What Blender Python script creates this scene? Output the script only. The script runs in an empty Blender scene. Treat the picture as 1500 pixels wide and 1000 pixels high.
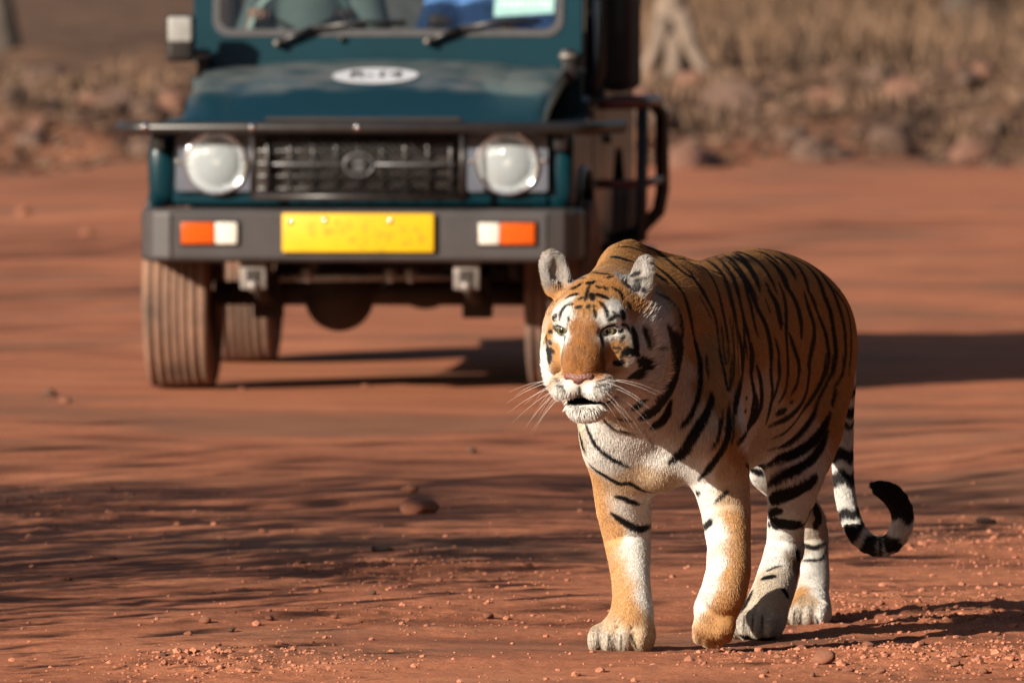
import bpy, bmesh, math, random, os
import numpy as np
from mathutils import Vector, Matrix
from mathutils.bvhtree import BVHTree

random.seed(7)
rng = np.random.default_rng(11)
scene = bpy.context.scene
col = scene.collection

# ------------------------------------------------------------ camera, sky, sun
CAM_H = 1.6
LENS = 400.0
F = 1500 * LENS / 36.0            # focal length in photo pixels
HORIZON = -96.0                   # photo row of the horizon
PITCH = math.atan((500 - HORIZON) / F)
cam_d = bpy.data.cameras.new('camera')
cam = bpy.data.objects.new('camera', cam_d)
col.objects.link(cam)
cam.location = (0, 0, CAM_H)
cam.rotation_euler = (math.radians(90) - PITCH, 0, 0)
cam_d.lens = LENS
cam_d.sensor_width = 36
cam_d.clip_start = 0.5
cam_d.clip_end = 3000
cam_d.dof.use_dof = True
cam_d.dof.focus_distance = 25.12
cam_d.dof.aperture_fstop = 8.8
scene.camera = cam

SUN_EL = 21.0
SUN_DIR = Vector((0.74, 0.672, 0)).normalized()          # ground direction the light travels
world = bpy.data.worlds.new('World')
scene.world = world
world.use_nodes = True
wn = world.node_tree.nodes
wl = world.node_tree.links
sky = wn.new('ShaderNodeTexSky')
sky.sky_type = 'NISHITA'
sky.sun_disc = False
sky.sun_elevation = math.radians(SUN_EL)
# sky rotation: 0 puts the sun on +Y, turning clockwise seen from above
sky.sun_rotation = math.atan2(-SUN_DIR.x, -SUN_DIR.y)
sky.air_density = 1.0
sky.dust_density = 1.5
wn['Background'].inputs[1].default_value = 0.05
wl.new(sky.outputs[0], wn['Background'].inputs[0])
sun_d = bpy.data.lights.new('sun', 'SUN')
sun_d.energy = 5.0
sun_d.angle = math.radians(0.53)
sun_d.color = (1.0, 0.89, 0.74)
sun = bpy.data.objects.new('sun', sun_d)
col.objects.link(sun)
e = math.radians(SUN_EL)
ldir = Vector((SUN_DIR.x * math.cos(e), SUN_DIR.y * math.cos(e), -math.sin(e)))
sun.rotation_euler = ldir.to_track_quat('-Z', 'Y').to_euler()
scene.view_settings.view_transform = 'Standard'
scene.view_settings.look = 'None'
scene.view_settings.gamma = 1.0
scene.view_settings.exposure = 0.98
scene.render.engine = 'CYCLES'
scene.render.resolution_x = 1024
scene.render.resolution_y = 682
scene.cycles_curves.shape = 'RIBBONS'

# ------------------------------------------------------------ helpers
_sp, _cp = math.sin(PITCH), math.cos(PITCH)
def W(u, v, d):
    """photo pixel + world distance along Y -> world point"""
    xc = (u - 750.0) / F
    yc = -(v - 500.0) / F
    dy = _cp + yc * _sp
    dz = -_sp + yc * _cp
    t = d / dy
    return np.array((t * xc, d, CAM_H + t * dz))

def tag(o, label=None, cat=None, group=None, kind=None):
    if label: o['label'] = label
    if cat: o['category'] = cat
    if group: o['group'] = group
    if kind: o['kind'] = kind
    return o

def mesh_obj(name, verts, faces, mat=None, parent=None, smooth=False):
    me = bpy.data.meshes.new(name)
    if isinstance(verts, np.ndarray):
        verts = verts.tolist()
    if isinstance(faces, np.ndarray):
        faces = faces.tolist()
    me.from_pydata(verts, [], faces)
    if smooth:
        me.polygons.foreach_set('use_smooth', [True] * len(me.polygons))
    me.update()
    o = bpy.data.objects.new(name, me)
    col.objects.link(o)
    if mat: me.materials.append(mat)
    if parent: o.parent = parent
    return o

def empty(name, loc=(0, 0, 0), rz=0.0):
    o = bpy.data.objects.new(name, None)
    col.objects.link(o)
    o.location = loc
    o.rotation_euler = (0, 0, rz)
    o.empty_display_size = 0.1
    return o

def node_mat(name):
    m = bpy.data.materials.new(name)
    m.use_nodes = True
    nt = m.node_tree
    return m, nt.nodes, nt.links, nt.nodes['Principled BSDF']

def mat(name, rgb, rough=0.6, metal=0.0, var=0.25, scale=30.0, bump=0.0, dust=0.0, coat=0.0, bscale=None):
    """plain surface: base colour broken up by noise, optional bump and a film of road dust"""
    m, N, L, B = node_mat(name)
    tc = N.new('ShaderNodeTexCoord')
    nz = N.new('ShaderNodeTexNoise')
    nz.inputs['Scale'].default_value = scale
    nz.inputs['Detail'].default_value = 6
    L.new(tc.outputs['Object'], nz.inputs['Vector'])
    rp = N.new('ShaderNodeValToRGB')
    a = [max(0, c * (1 - var)) for c in rgb] + [1]
    b = [min(1, c * (1 + var)) for c in rgb] + [1]
    rp.color_ramp.elements[0].color = a
    rp.color_ramp.elements[1].color = b
    rp.color_ramp.elements[0].position = 0.3
    rp.color_ramp.elements[1].position = 0.7
    L.new(nz.outputs['Fac'], rp.inputs['Fac'])
    src = rp.outputs['Color']
    B.inputs['Roughness'].default_value = rough
    B.inputs['Metallic'].default_value = metal
    if coat: B.inputs['Coat Weight'].default_value = coat
    if dust:
        n2 = N.new('ShaderNodeTexNoise')
        n2.inputs['Scale'].default_value = 5.0
        n2.inputs['Detail'].default_value = 8
        L.new(tc.outputs['Object'], n2.inputs['Vector'])
        r2 = N.new('ShaderNodeMapRange')
        r2.inputs[1].default_value = 0.35
        r2.inputs[2].default_value = 0.75
        r2.inputs[3].default_value = dust * 0.3
        r2.inputs[4].default_value = dust
        L.new(n2.outputs['Fac'], r2.inputs[0])
        mx = N.new('ShaderNodeMix'); mx.data_type = 'RGBA'
        mx.inputs[7].default_value = (0.30, 0.16, 0.10, 1)
        L.new(r2.outputs[0], mx.inputs[0])
        L.new(src, mx.inputs[6])
        src = mx.outputs[2]
        r3 = N.new('ShaderNodeMapRange')
        r3.inputs[3].default_value = rough
        r3.inputs[4].default_value = min(1, rough + 0.5)
        L.new(r2.outputs[0], r3.inputs[0])
        L.new(r3.outputs[0], B.inputs['Roughness'])
    L.new(src, B.inputs['Base Color'])
    if bump:
        bp = N.new('ShaderNodeBump')
        bp.inputs['Strength'].default_value = bump
        bp.inputs['Distance'].default_value = 0.01
        if bscale:
            n3 = N.new('ShaderNodeTexNoise'); n3.inputs['Scale'].default_value = bscale; n3.inputs['Detail'].default_value = 8
            L.new(tc.outputs['Object'], n3.inputs['Vector'])
            L.new(n3.outputs['Fac'], bp.inputs['Height'])
        else:
            L.new(nz.outputs['Fac'], bp.inputs['Height'])
        L.new(bp.outputs['Normal'], B.inputs['Normal'])
    return m

# value noise on arrays (for relief)
def _hash(ix, iy):
    h = (ix.astype(np.int64) * 374761393 + iy.astype(np.int64) * 668265263) & 0xffffffff
    h = ((h ^ (h >> 13)) * 1274126177) & 0xffffffff
    return ((h ^ (h >> 16)) & 0xffff) / 65535.0
def vnoise(x, y):
    ix = np.floor(x); iy = np.floor(y)
    fx = x - ix; fy = y - iy
    fx = fx * fx * (3 - 2 * fx); fy = fy * fy * (3 - 2 * fy)
    a = _hash(ix, iy); b = _hash(ix + 1, iy); c = _hash(ix, iy + 1); d = _hash(ix + 1, iy + 1)
    return (a * (1 - fx) + b * fx) * (1 - fy) + (c * (1 - fx) + d * fx) * fy
def fbm(x, y, oct=4, gain=0.5):
    s = 0; amp = 1; tot = 0
    for i in range(oct):
        s = s + amp * vnoise(x + 17.3 * i, y - 9.1 * i); tot += amp
        amp *= gain; x = x * 2.03; y = y * 2.03
    return s / tot
def sstep(a, b, x):
    t = np.clip((x - a) / (b - a), 0, 1)
    return t * t * (3 - 2 * t)

# ------------------------------------------------------------ signed distance field modeller
class Field:
    def __init__(self, lo, hi, h):
        self.lo = np.array(lo, np.float32); self.h = h
        n = np.ceil((np.array(hi) - np.array(lo)) / h).astype(int) + 1
        self.n = n
        self.f = np.full(n, 0.12, np.float32)
        self.ax = [self.lo[i] + h * np.arange(n[i], dtype=np.float32) for i in range(3)]
    def box(self, lo, hi):
        s = []
        for i in range(3):
            a = int(np.clip(np.floor((lo[i] - self.lo[i]) / self.h), 0, self.n[i]))
            b = int(np.clip(np.ceil((hi[i] - self.lo[i]) / self.h) + 1, 0, self.n[i]))
            s.append(slice(a, b))
        X = self.ax[0][s[0]][:, None, None]; Y = self.ax[1][s[1]][None, :, None]; Z = self.ax[2][s[2]][None, None, :]
        return tuple(s), X, Y, Z
    def add(self, s, d, k):
        a = self.f[s]
        if k <= 0:
            self.f[s] = np.minimum(a, d); return
        hh = np.clip(0.5 + 0.5 * (a - d) / k, 0, 1)
        self.f[s] = a + (d - a) * hh - k * hh * (1 - hh)
    def sub(self, s, d, k):
        a = self.f[s]
        hh = np.clip(0.5 - 0.5 * (a + d) / max(k, 1e-5), 0, 1)
        self.f[s] = a + (-d - a) * hh + k * hh * (1 - hh)
    def ellipsoid(self, c, r, R=None, k=0.02, cut=False):
        c = np.asarray(c, float); r = np.asarray(r, float)
        m = float(r.max()) + k * 1.2 + 0.02
        s, X, Y, Z = self.box(c - m, c + m)
        x = X - c[0]; y = Y - c[1]; z = Z - c[2]
        if R is not None:      # columns of R: local axes in world
            x, y, z = (x * R[0, 0] + y * R[1, 0] + z * R[2, 0],
                       x * R[0, 1] + y * R[1, 1] + z * R[2, 1],
                       x * R[0, 2] + y * R[1, 2] + z * R[2, 2])
        k0 = np.sqrt((x / r[0])**2 + (y / r[1])**2 + (z / r[2])**2)
        k1 = np.sqrt((x / r[0]**2)**2 + (y / r[1]**2)**2 + (z / r[2]**2)**2) + 1e-6
        d = (k0 * (k0 - 1) / k1).astype(np.float32)
        (self.sub if cut else self.add)(s, d, k)
    def cone(self, a, b, ra, rb, k=0.02, cut=False):
        a = np.asarray(a, float); b = np.asarray(b, float)
        m = max(ra, rb) + k * 1.2 + 0.02
        s, X, Y, Z = self.box(np.minimum(a, b) - m, np.maximum(a, b) + m)
        ab = b - a; L = float(ab @ ab) + 1e-9
        t = np.clip(((X - a[0]) * ab[0] + (Y - a[1]) * ab[1] + (Z - a[2]) * ab[2]) / L, 0, 1)
        d = np.sqrt((X - a[0] - t * ab[0])**2 + (Y - a[1] - t * ab[1])**2 + (Z - a[2] - t * ab[2])**2) - (ra + (rb - ra) * t)
        (self.sub if cut else self.add)(s, d.astype(np.float32), k)
    def chain(self, pts, rad, k=0.02):
        """a limb: cones joined end to end first, then blended into the rest as one piece"""
        P = np.array(pts, float); m = max(rad) + k * 1.2 + 0.02
        s, X, Y, Z = self.box(P.min(0) - m, P.max(0) + m)
        D = None
        for i in range(len(P) - 1):
            a = P[i]; ab = P[i + 1] - a; L = float(ab @ ab) + 1e-9
            t = np.clip(((X - a[0]) * ab[0] + (Y - a[1]) * ab[1] + (Z - a[2]) * ab[2]) / L, 0, 1)
            d = np.sqrt((X - a[0] - t * ab[0])**2 + (Y - a[1] - t * ab[1])**2 + (Z - a[2] - t * ab[2])**2) - (rad[i] + (rad[i + 1] - rad[i]) * t)
            D = d if D is None else np.minimum(D, d)
        self.add(s, D.astype(np.float32), k)
    def mesh(self):
        f = self.f; h = self.h
        ins = f < 0
        nx, ny, nz = self.n
        c = np.zeros((nx - 1, ny - 1, nz - 1), np.uint8)
        for dx in (0, 1):
            for dy in (0, 1):
                for dz in (0, 1):
                    c += ins[dx:nx - 1 + dx, dy:ny - 1 + dy, dz:nz - 1 + dz]
        act = (c > 0) & (c < 8)
        I = np.argwhere(act)
        idx = np.full(act.shape, -1, np.int32)
        idx[I[:, 0], I[:, 1], I[:, 2]] = np.arange(len(I))
        corners = [(a, b, d) for a in (0, 1) for b in (0, 1) for d in (0, 1)]
        val = np.stack([f[I[:, 0] + a, I[:, 1] + b, I[:, 2] + d] for a, b, d in corners], 1)
        acc = np.zeros((len(I), 3)); cnt = np.zeros(len(I))
        for i, ca in enumerate(corners):
            for j, cb in enumerate(corners):
                if j > i and sum(abs(p - q) for p, q in zip(ca, cb)) == 1:
                    va = val[:, i]; vb = val[:, j]
                    m = (va < 0) != (vb < 0)
                    t = np.where(m, va / np.where(m, va - vb, 1), 0)
                    p = np.array(ca)[None] + t[:, None] * (np.array(cb) - np.array(ca))[None]
                    acc += np.where(m[:, None], p, 0); cnt += m
        V = (I + acc / cnt[:, None]) * h + self.lo
        faces = []
        for ax in range(3):
            o = [(0, 0, 0), (0, 0, 0), (0, 0, 0)]
            sl0 = [slice(None)] * 3; sl1 = [slice(None)] * 3
            sl0[ax] = slice(0, -1); sl1[ax] = slice(1, None)
            e = ins[tuple(sl0)] != ins[tuple(sl1)]
            E = np.argwhere(e)
            b, d = (ax + 1) % 3, (ax + 2) % 3
            ok = (E[:, b] > 0) & (E[:, d] > 0) & (E[:, b] < self.n[b] - 1) & (E[:, d] < self.n[d] - 1)
            E = E[ok]
            def cell(ob, od):
                q = E.copy(); q[:, b] -= ob; q[:, d] -= od
                return idx[q[:, 0], q[:, 1], q[:, 2]]
            q = np.stack([cell(1, 1), cell(0, 1), cell(0, 0), cell(1, 0)], 1)
            flip = ~ins[E[:, 0], E[:, 1], E[:, 2]]
            q[flip] = q[flip][:, ::-1]
            faces.append(q)
        Fq = np.concatenate(faces)
        Fq = Fq[(Fq >= 0).all(1)]
        return V, Fq

def smooth_mesh(V, Fq, it=3, lam=0.5):
    e = np.concatenate([Fq[:, [0, 1]], Fq[:, [1, 2]], Fq[:, [2, 3]], Fq[:, [3, 0]]])
    e = np.concatenate([e, e[:, ::-1]])
    cnt = np.bincount(e[:, 0], minlength=len(V))[:, None]
    for _ in range(it):
        for l in (lam, -lam * 1.03):
            s = np.stack([np.bincount(e[:, 0], V[e[:, 1], i], minlength=len(V)) for i in range(3)], 1)
            V = V + l * (s / cnt - V)
    return V
def vert_normals(V, Fq):
    a = V[Fq[:, 2]] - V[Fq[:, 0]]; b = V[Fq[:, 3]] - V[Fq[:, 1]]
    n = np.cross(a, b)
    N = np.zeros_like(V)
    for j in range(4):
        for i in range(3):
            N[:, i] += np.bincount(Fq[:, j], n[:, i], minlength=len(V))
    return N / (np.linalg.norm(N, axis=1, keepdims=True) + 1e-12)
# ============================================================ GROUND
def bank_profile(x, y):
    """stony bank that closes the view behind the road, then rising scrub land"""
    y0 = 78.0 + 0.25 * x + 1.5 * (fbm(x * 0.15 + 3, y * 0.02, 3) - 0.5)
    b = 0.42 * sstep(y0, y0 + 5.0, y) + 0.012 * np.clip(y - y0 - 5, 0, 60) + 0.05 * np.clip(y - 150, 0, 2000) * sstep(150, 220, y)
    rough = sstep(y0 - 1.0, y0 + 2, y)
    return b + rough * 0.22 * (fbm(x * 0.9, y * 0.45, 4) - 0.5) * 2 * (1 - 0.5 * sstep(90, 110, y))

def crumbly(x, y):
    """where the packed earth is broken into clods and grit"""
    def blob(cx, cy, rx, ry):
        return np.exp(-((x - cx) / rx)**2 - ((y - cy) / ry)**2)
    c = (0.9 * blob(0.95, 24.9, 0.45, 0.55) + 0.8 * blob(-0.62, 24.85, 0.30, 0.45) + 0.55 * blob(-0.25, 28.6, 0.35, 1.1)
         + 0.6 * blob(0.95, 26.6, 0.4, 1.0) + 0.35 * blob(-0.2, 26.4, 0.5, 0.4) + 0.5 * blob(1.3, 30, .6, 1.5)
         + 0.45 * blob(-1.5, 31.5, .5, 1.2))
    return np.clip(c * (0.5 + fbm(x * 3, y * 1.5, 3)), 0, 1)

def G(x, y):
    x = np.asarray(x, float); y = np.asarray(y, float)
    # slow swells, and ruts that run along the track (towards upper right in the photo)
    rut = (x - 0.10 * (y - 25))
    near = sstep(75, 60, y)
    h = 0.10 * (fbm(x * 0.40 + 5, y * 0.20, 3) - 0.5)
    q = y * 0.92 - x * 0.38
    h = h + 0.055 * (fbm(x * 0.40, q * 0.9, 3) - 0.5) + 0.032 * (fbm(x * 1.3 + 9, q * 3.1, 3) - 0.5)
    h = h * near
    # keep it level under the tiger and the vehicle
    h = h + near * sstep(30, 36, y) * 0.10 * (fbm(x * 0.55 + 2, y * 0.42, 4) - 0.5)
    lv = np.exp(-((x - 0.42) / 0.55)**2 - ((y - 25.8) / 0.9)**2)
    lv2 = np.exp(-((x + 0.45) / 1.1)**4 - ((y - 41.3) / 2.4)**4)
    h = h * (1 - np.clip(lv, 0, 1)) * (1 - np.clip(lv2, 0, 1))
    fine = sstep(36, 30, y) * sstep(20, 22, y)
    if np.any(fine > 0):
        c = crumbly(x, y)
        n1 = vnoise(x * 26, y * 26); n2 = vnoise(x * 55 + 7, y * 55); n3 = vnoise(x * 12 + 3, y * 12)
        h = h + fine * (c * (0.016 * np.clip(n1 - 0.45, 0, 1) + 0.009 * (n2 - 0.5) + 0.014 * (n3 - 0.5)) + 0.0022 * (n2 - .5) + 0.0035 * (n1 - .5))
    return h + bank_profile(x, y)

def build_ground():
    def axis(segs):
        a = [segs[0][0]]
        for lo, hi, st in segs:
            n = max(1, int(round((hi - lo) / st)))
            a += list(np.linspace(lo, hi, n + 1)[1:])
        return np.array(a)
    xs = axis([(-600, -120, 80), (-120, -30, 10), (-30, -8, 1.5), (-8, -3.6, .2), (-3.6, -1.6, 0.06), (-1.6, 1.75, 0.0125),
               (1.75, 3.6, 0.06), (3.6, 8, .2), (8, 30, 1.5), (30, 120, 10), (120, 600, 80)])
    ys = axis([(-200, 10, 15), (10, 22, 0.8), (22, 23.6, .06), (23.6, 29.0, 0.014), (29, 36, 0.04), (36, 52, 0.12), (52, 74, .3), (74, 98, 0.22),
               (98, 160, 1.5), (160, 900, 30)])
    X, Y = np.meshgrid(xs, ys)
    Z = G(X.ravel(), Y.ravel()).reshape(X.shape)
    V = np.stack([X.ravel(), Y.ravel(), Z.ravel()], 1)
    nx, ny = len(xs), len(ys)
    i = np.arange(nx - 1)[None] + nx * np.arange(ny - 1)[:, None]
    Q = np.stack([i, i + 1, i + nx + 1, i + nx], -1)
    xc = (xs[:-1] + xs[1:]) / 2; yc = (ys[:-1] + ys[1:]) / 2
    road = ((np.abs(xc)[None] < 8) & (yc[:, None] > 10) & (yc[:, None] < 74))
    out = []
    for name, m in (('dirt_road', road), ('ground', ~road)):
        f = Q[m]
        used, inv = np.unique(f, return_inverse=True)
        o = mesh_obj(name, V[used], inv.reshape(f.shape), None, None, True)
        out.append(o)
    return out

def earth_mat():
    m, N, L, B = node_mat('red_earth')
    geo = N.new('ShaderNodeNewGeometry')
    def noise(scale, detail=6, vec=None, rough=0.55):
        n = N.new('ShaderNodeTexNoise'); n.inputs['Scale'].default_value = scale
        n.inputs['Detail'].default_value = detail; n.inputs['Roughness'].default_value = rough
        L.new(vec or geo.outputs['Position'], n.inputs['Vector']); return n
    def ramp(src, stops):
        r = N.new('ShaderNodeValToRGB')
        while len(r.color_ramp.elements) < len(stops): r.color_ramp.elements.new(0.5)
        for e_, (p, c) in zip(r.color_ramp.elements, stops):
            e_.position = p; e_.color = (*c, 1)
        L.new(src, r.inputs['Fac']); return r
    def mix(f, a, b, typ='MIX'):
        x = N.new('ShaderNodeMix'); x.data_type = 'RGBA'; x.blend_type = typ
        if isinstance(f, float): x.inputs[0].default_value = f
        else: L.new(f, x.inputs[0])
        L.new(a, x.inputs[6])
        if isinstance(b, tuple): x.inputs[7].default_value = (*b, 1)
        else: L.new(b, x.inputs[7])
        return x
    # wheel-swept streaks, dark tone deepened for relief shade: stretched noise
    mp = N.new('ShaderNodeMapping'); mp.inputs['Scale'].default_value = (0.5, 2.6, 1.0); mp.inputs['Rotation'].default_value = (0, 0, math.radians(-12))
    L.new(geo.outputs['Position'], mp.inputs['Vector'])
    st = noise(1.1, 5, mp.outputs[0])
    base = ramp(st.outputs['Fac'], [(0.3, (0.19, 0.066, 0.036)), (0.5, (0.365, 0.132, 0.068)), (0.72, (0.46, 0.180, 0.094))])
    gr = noise(140, 4)
    g2 = ramp(gr.outputs['Fac'], [(0.3, (0.62, 0.60, 0.60)), (0.6, (1.0, 1.0, 1.0)), (0.8, (1.25, 1.2, 1.15))])
    c1 = mix(1.0, base.outputs[0], g2.outputs[0], 'MULTIPLY')
    vo = N.new('ShaderNodeTexVoronoi'); vo.inputs['Scale'].default_value = 60
    L.new(geo.outputs['Position'], vo.inputs['Vector'])
    cl = ramp(vo.outputs['Color'], [(0.2, (0.8, 0.78, 0.78)), (0.8, (1.15, 1.12, 1.1))])
    c2 = mix(0.45, c1.outputs[2], cl.outputs[0], 'MULTIPLY')
    # trodden brown verge and dusty patches
    pn = noise(0.42, 5, None, 0.6)
    pr_ = N.new('ShaderNodeMapRange'); pr_.inputs[1].default_value = .50; pr_.inputs[2].default_value = .62; pr_.inputs[3].default_value = 0; pr_.inputs[4].default_value = .75
    L.new(pn.outputs['Fac'], pr_.inputs[0])
    c2 = mix(pr_.outputs[0], c2.outputs[2], (0.165, 0.078, 0.047))
    # scrub land behind the road: brown litter and straw
    sep = N.new('ShaderNodeSeparateXYZ'); L.new(geo.outputs['Position'], sep.inputs[0])
    mr = N.new('ShaderNodeMapRange'); mr.inputs[1].default_value = 77.0; mr.inputs[2].default_value = 81.0
    wob = noise(0.35, 4)
    ma = N.new('ShaderNodeMath'); ma.operation = 'MULTIPLY_ADD'; ma.inputs[1].default_value = 6.0
    L.new(wob.outputs['Fac'], ma.inputs[0]); L.new(sep.outputs[1], ma.inputs[2])
    ms = N.new('ShaderNodeMath'); ms.operation = 'SUBTRACT'; ms.inputs[1].default_value = 3.0
    L.new(ma.outputs[0], ms.inputs[0]); L.new(ms.outputs[0], mr.inputs[0])
    lt = noise(2.3, 8, None, 0.7)
    lit = ramp(lt.outputs['Fac'], [(0.3, (0.04, 0.023, 0.016)), (0.48, (0.092, 0.050, 0.031)), (0.62, (0.15, 0.080, 0.047)), (0.75, (0.20, 0.12, 0.072))])
    c3 = mix(mr.outputs[0], c2.outputs[2], lit.outputs[0])
    L.new(c3.outputs[2], B.inputs['Base Color'])
    B.inputs['Roughness'].default_value = 0.95
    B.inputs['Specular IOR Level'].default_value = 0.15
    bp = N.new('ShaderNodeBump'); bp.inputs['Strength'].default_value = 0.5; bp.inputs['Distance'].default_value = 0.006
    bn = noise(75, 8, None, 0.65)
    L.new(bn.outputs['Fac'], bp.inputs['Height'])
    L.new(bp.outputs['Normal'], B.inputs['Normal'])
    return m
EARTH = earth_mat()
road_o, ground_o = build_ground()
for o in (road_o, ground_o):
    o.data.materials.append(EARTH)
tag(road_o, 'rutted red dirt road with crumbled clods', kind='structure')
tag(ground_o, 'red earth and brown scrub ground beyond the road', kind='structure')
# ============================================================ TIGER
PSI = math.radians(20)
TO = np.array((0.335, 25.45, 0.0))                         # ground point under the shoulders
SD = np.array((math.sin(PSI), math.cos(PSI), 0.0))         # rearward
LD = np.array((math.cos(PSI), -math.sin(PSI), 0.0))        # her left
def px(r, d): return r * d / F

HY = math.radians(15)                                      # head yaw, to the left of the camera
HP = math.radians(4)                                       # head pitch down
HC = W(876, 491, 25.08)
hx = np.array((math.cos(HY), -math.sin(HY), 0))            # head-right in picture (her left)
hy0 = np.array((-math.sin(HY), -math.cos(HY), 0))
hy = hy0 * math.cos(HP) + np.array((0, 0, -math.sin(HP)))
hz = np.cross(hx, hy) * -1
hz = hz if hz[2] > 0 else -hz
HR = np.stack([hx, hy, hz], 1)
def H(x, y, z): return HC + x * hx + y * hy + z * hz
def head_local(P): return (P - HC) @ HR

TAIL = [(1165, 425, 26.34, 34), (1205, 455, 26.46, 30), (1228, 500, 26.53, 23), (1237, 548, 26.58, 18), (1235, 600, 26.6, 17.5), (1234, 650, 26.61, 17.5),
        (1236, 705, 26.6, 17), (1243, 748, 26.59, 16.5), (1257, 782, 26.57, 16.5), (1280, 799, 26.56, 16), (1304, 796, 26.55, 16.5),
        (1319, 775, 26.54, 17.5), (1321, 750, 26.54, 18), (1309, 728, 26.53, 18), (1294, 718, 26.52, 15), (1284, 713, 26.52, 9)]
tail_p = np.array([W(u, v, d) for u, v, d, r in TAIL]); tail_r = [px(r, d) - .004 for u, v, d, r in TAIL]

EARS = []
def tiger_field():
    fd = Field((-0.03, 24.72, -0.012), (0.985, 26.78, 0.945), 0.0045)
    # ---- trunk, lofted along the spine:  s, top, bottom, half width, lateral shift
    ST = np.array([
        (-.235, .70, .56, .020, 0), (-.20, .765, .49, .070, 0), (-.14, .82, .45, .105, 0), (-.06, .852, .405, .140, 0), (.04, .862, .375, .162, 0),
        (.16, .852, .365, .176, 0), (.30, .860, .365, .187, 0), (.42, .868, .375, .188, 0), (.54, .876, .40, .182, 0), (.66, .880, .44, .172, 0),
        (.76, .872, .48, .165, 0), (.86, .845, .52, .150, 0), (.94, .795, .55, .120, 0), (1.0, .73, .58, .075, 0), (1.035, .67, .60, .020, 0)])
    sg = np.linspace(ST[0, 0], ST[-1, 0], 400)
    prof = [np.interp(sg, ST[:, 0], ST[:, j]) for j in range(5)]
    ker = np.exp(-np.linspace(-2, 2, 31)**2); ker /= ker.sum()
    for j in (1, 2, 3, 4):
        p = np.pad(prof[j], 15, mode='edge'); prof[j] = np.convolve(p, ker, 'valid')
    s, X, Y, Z = fd.box((0.0, 24.9, .3), (.95, 26.75, .94))
    S_ = (X - TO[0]) * SD[0] + (Y - TO[1]) * SD[1] + 0 * Z
    L_ = (X - TO[0]) * LD[0] + (Y - TO[1]) * LD[1] + 0 * Z
    top = np.interp(S_, sg, prof[1]); bot = np.interp(S_, sg, prof[2]); hw = np.interp(S_, sg, prof[3])
    zc = (top + bot) / 2; hh = (top - bot) / 2
    # rib cage is fullest a little below the middle: lean the ellipse
    zz = (Z - zc) / hh
    ww = hw * (1.0 + 0.10 * np.clip(-zz, 0, 1) * np.clip(1 + zz, 0, 1) * 4 * .5)
    k0 = np.sqrt((L_ / ww)**2 + zz**2) + 1e-6
    k1 = np.sqrt((L_ / ww**2)**2 + (zz / hh)**2) + 1e-6
    d = k0 * (k0 - 1) / k1
    d = np.maximum(d, np.maximum(ST[0, 0] - S_, S_ - ST[-1, 0]))
    fd.add(s, d.astype(np.float32), 0.03)
    del S_, L_, top, bot, hw, zc, hh, zz, ww, k0, k1, d
    # chest front + neck + throat
    fd.cone(W(945, 500, 25.42), W(890, 478, 25.13), .165, .118, .06)
    fd.cone(W(950, 590, 25.38), W(885, 535, 25.13), .125, .085, .06)
    fd.cone(W(915, 396, 25.50), W(888, 452, 25.18), .058, .062, .05)
    fd.ellipsoid(W(905, 630, 25.36), (.070, .08, .10), None, .06)
    fd.ellipsoid(W(1000, 630, 25.36), (.070, .08, .095), None, .06)
    fd.ellipsoid(W(965, 690, 25.36), (.05, .07, .045), None, .05)
    # shoulder blades: the right one carries the weight and stands up
    fd.cone(W(906, 381, 25.56), W(893, 520, 25.46), .030, .080, .05)
    fd.cone(W(924, 370, 25.60), W(985, 394, 25.72), .026, .028, .05)
    fd.cone(W(985, 425, 25.52), W(1025, 560, 25.38), .05, .080, .06)
    def leg(pts, k=.05):
        P = [W(u, v, d_) for u, v, d_, r in pts]; R = [px(r, d_) - .004 for u, v, d_, r in pts]
        fd.chain(P, R, k)
    # right foreleg (planted)
    leg([(903, 540, 25.36, 58), (905, 620, 25.33, 49), (910, 690, 25.40, 47), (914, 745, 25.45, 43), (919, 788, 25.47, 37.5), (922, 822, 25.43, 33), (924, 848, 25.40, 30.5), (926, 874, 25.375, 31), (926, 896, 25.355, 34), (924, 915, 25.34, 36)])
    # left foreleg, wrist folding, toes just leaving the ground
    leg([(978, 440, 25.56, 46), (1000, 500, 25.44, 54), (1022, 560, 25.34, 58), (1040, 630, 25.30, 54), (1054, 690, 25.34, 46), (1063, 745, 25.34, 39), (1068, 800, 25.29, 34), (1067, 838, 25.24, 35), (1060, 868, 25.22, 36),
         (1049, 893, 25.27, 35), (1044, 915, 25.31, 28)])
    # left hind leg
    leg([(1165, 490, 26.14, 88), (1176, 560, 26.07, 76), (1176, 620, 25.98, 62), (1166, 680, 25.92, 47), (1160, 722, 25.95, 39), (1152, 762, 26.00, 30),
         (1150, 795, 26.03, 29), (1143, 830, 25.99, 31), (1134, 862, 25.93, 33), (1122, 893, 25.86, 34)], .06)
    fd.ellipsoid(W(1192, 545, 26.22), (.085, .12, .14), None, .06)
    fd.ellipsoid(W(1163, 806, 26.07), (.022, .03, .035), None, .03)       # heel of the hock
    # right hind leg, stretched back
    leg([(1120, 560, 26.32, 80), (1120, 640, 26.22, 46), (1128, 690, 26.22, 33), (1158, 722, 26.33, 28), (1184, 754, 26.44, 24), (1192, 790, 26.47, 22.5), (1194, 845, 26.42, 23.5), (1189, 878, 26.37, 27)], .05)
    fd.ellipsoid(W(1199, 770, 26.5), (.014, .026, .035), None, .025)
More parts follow.
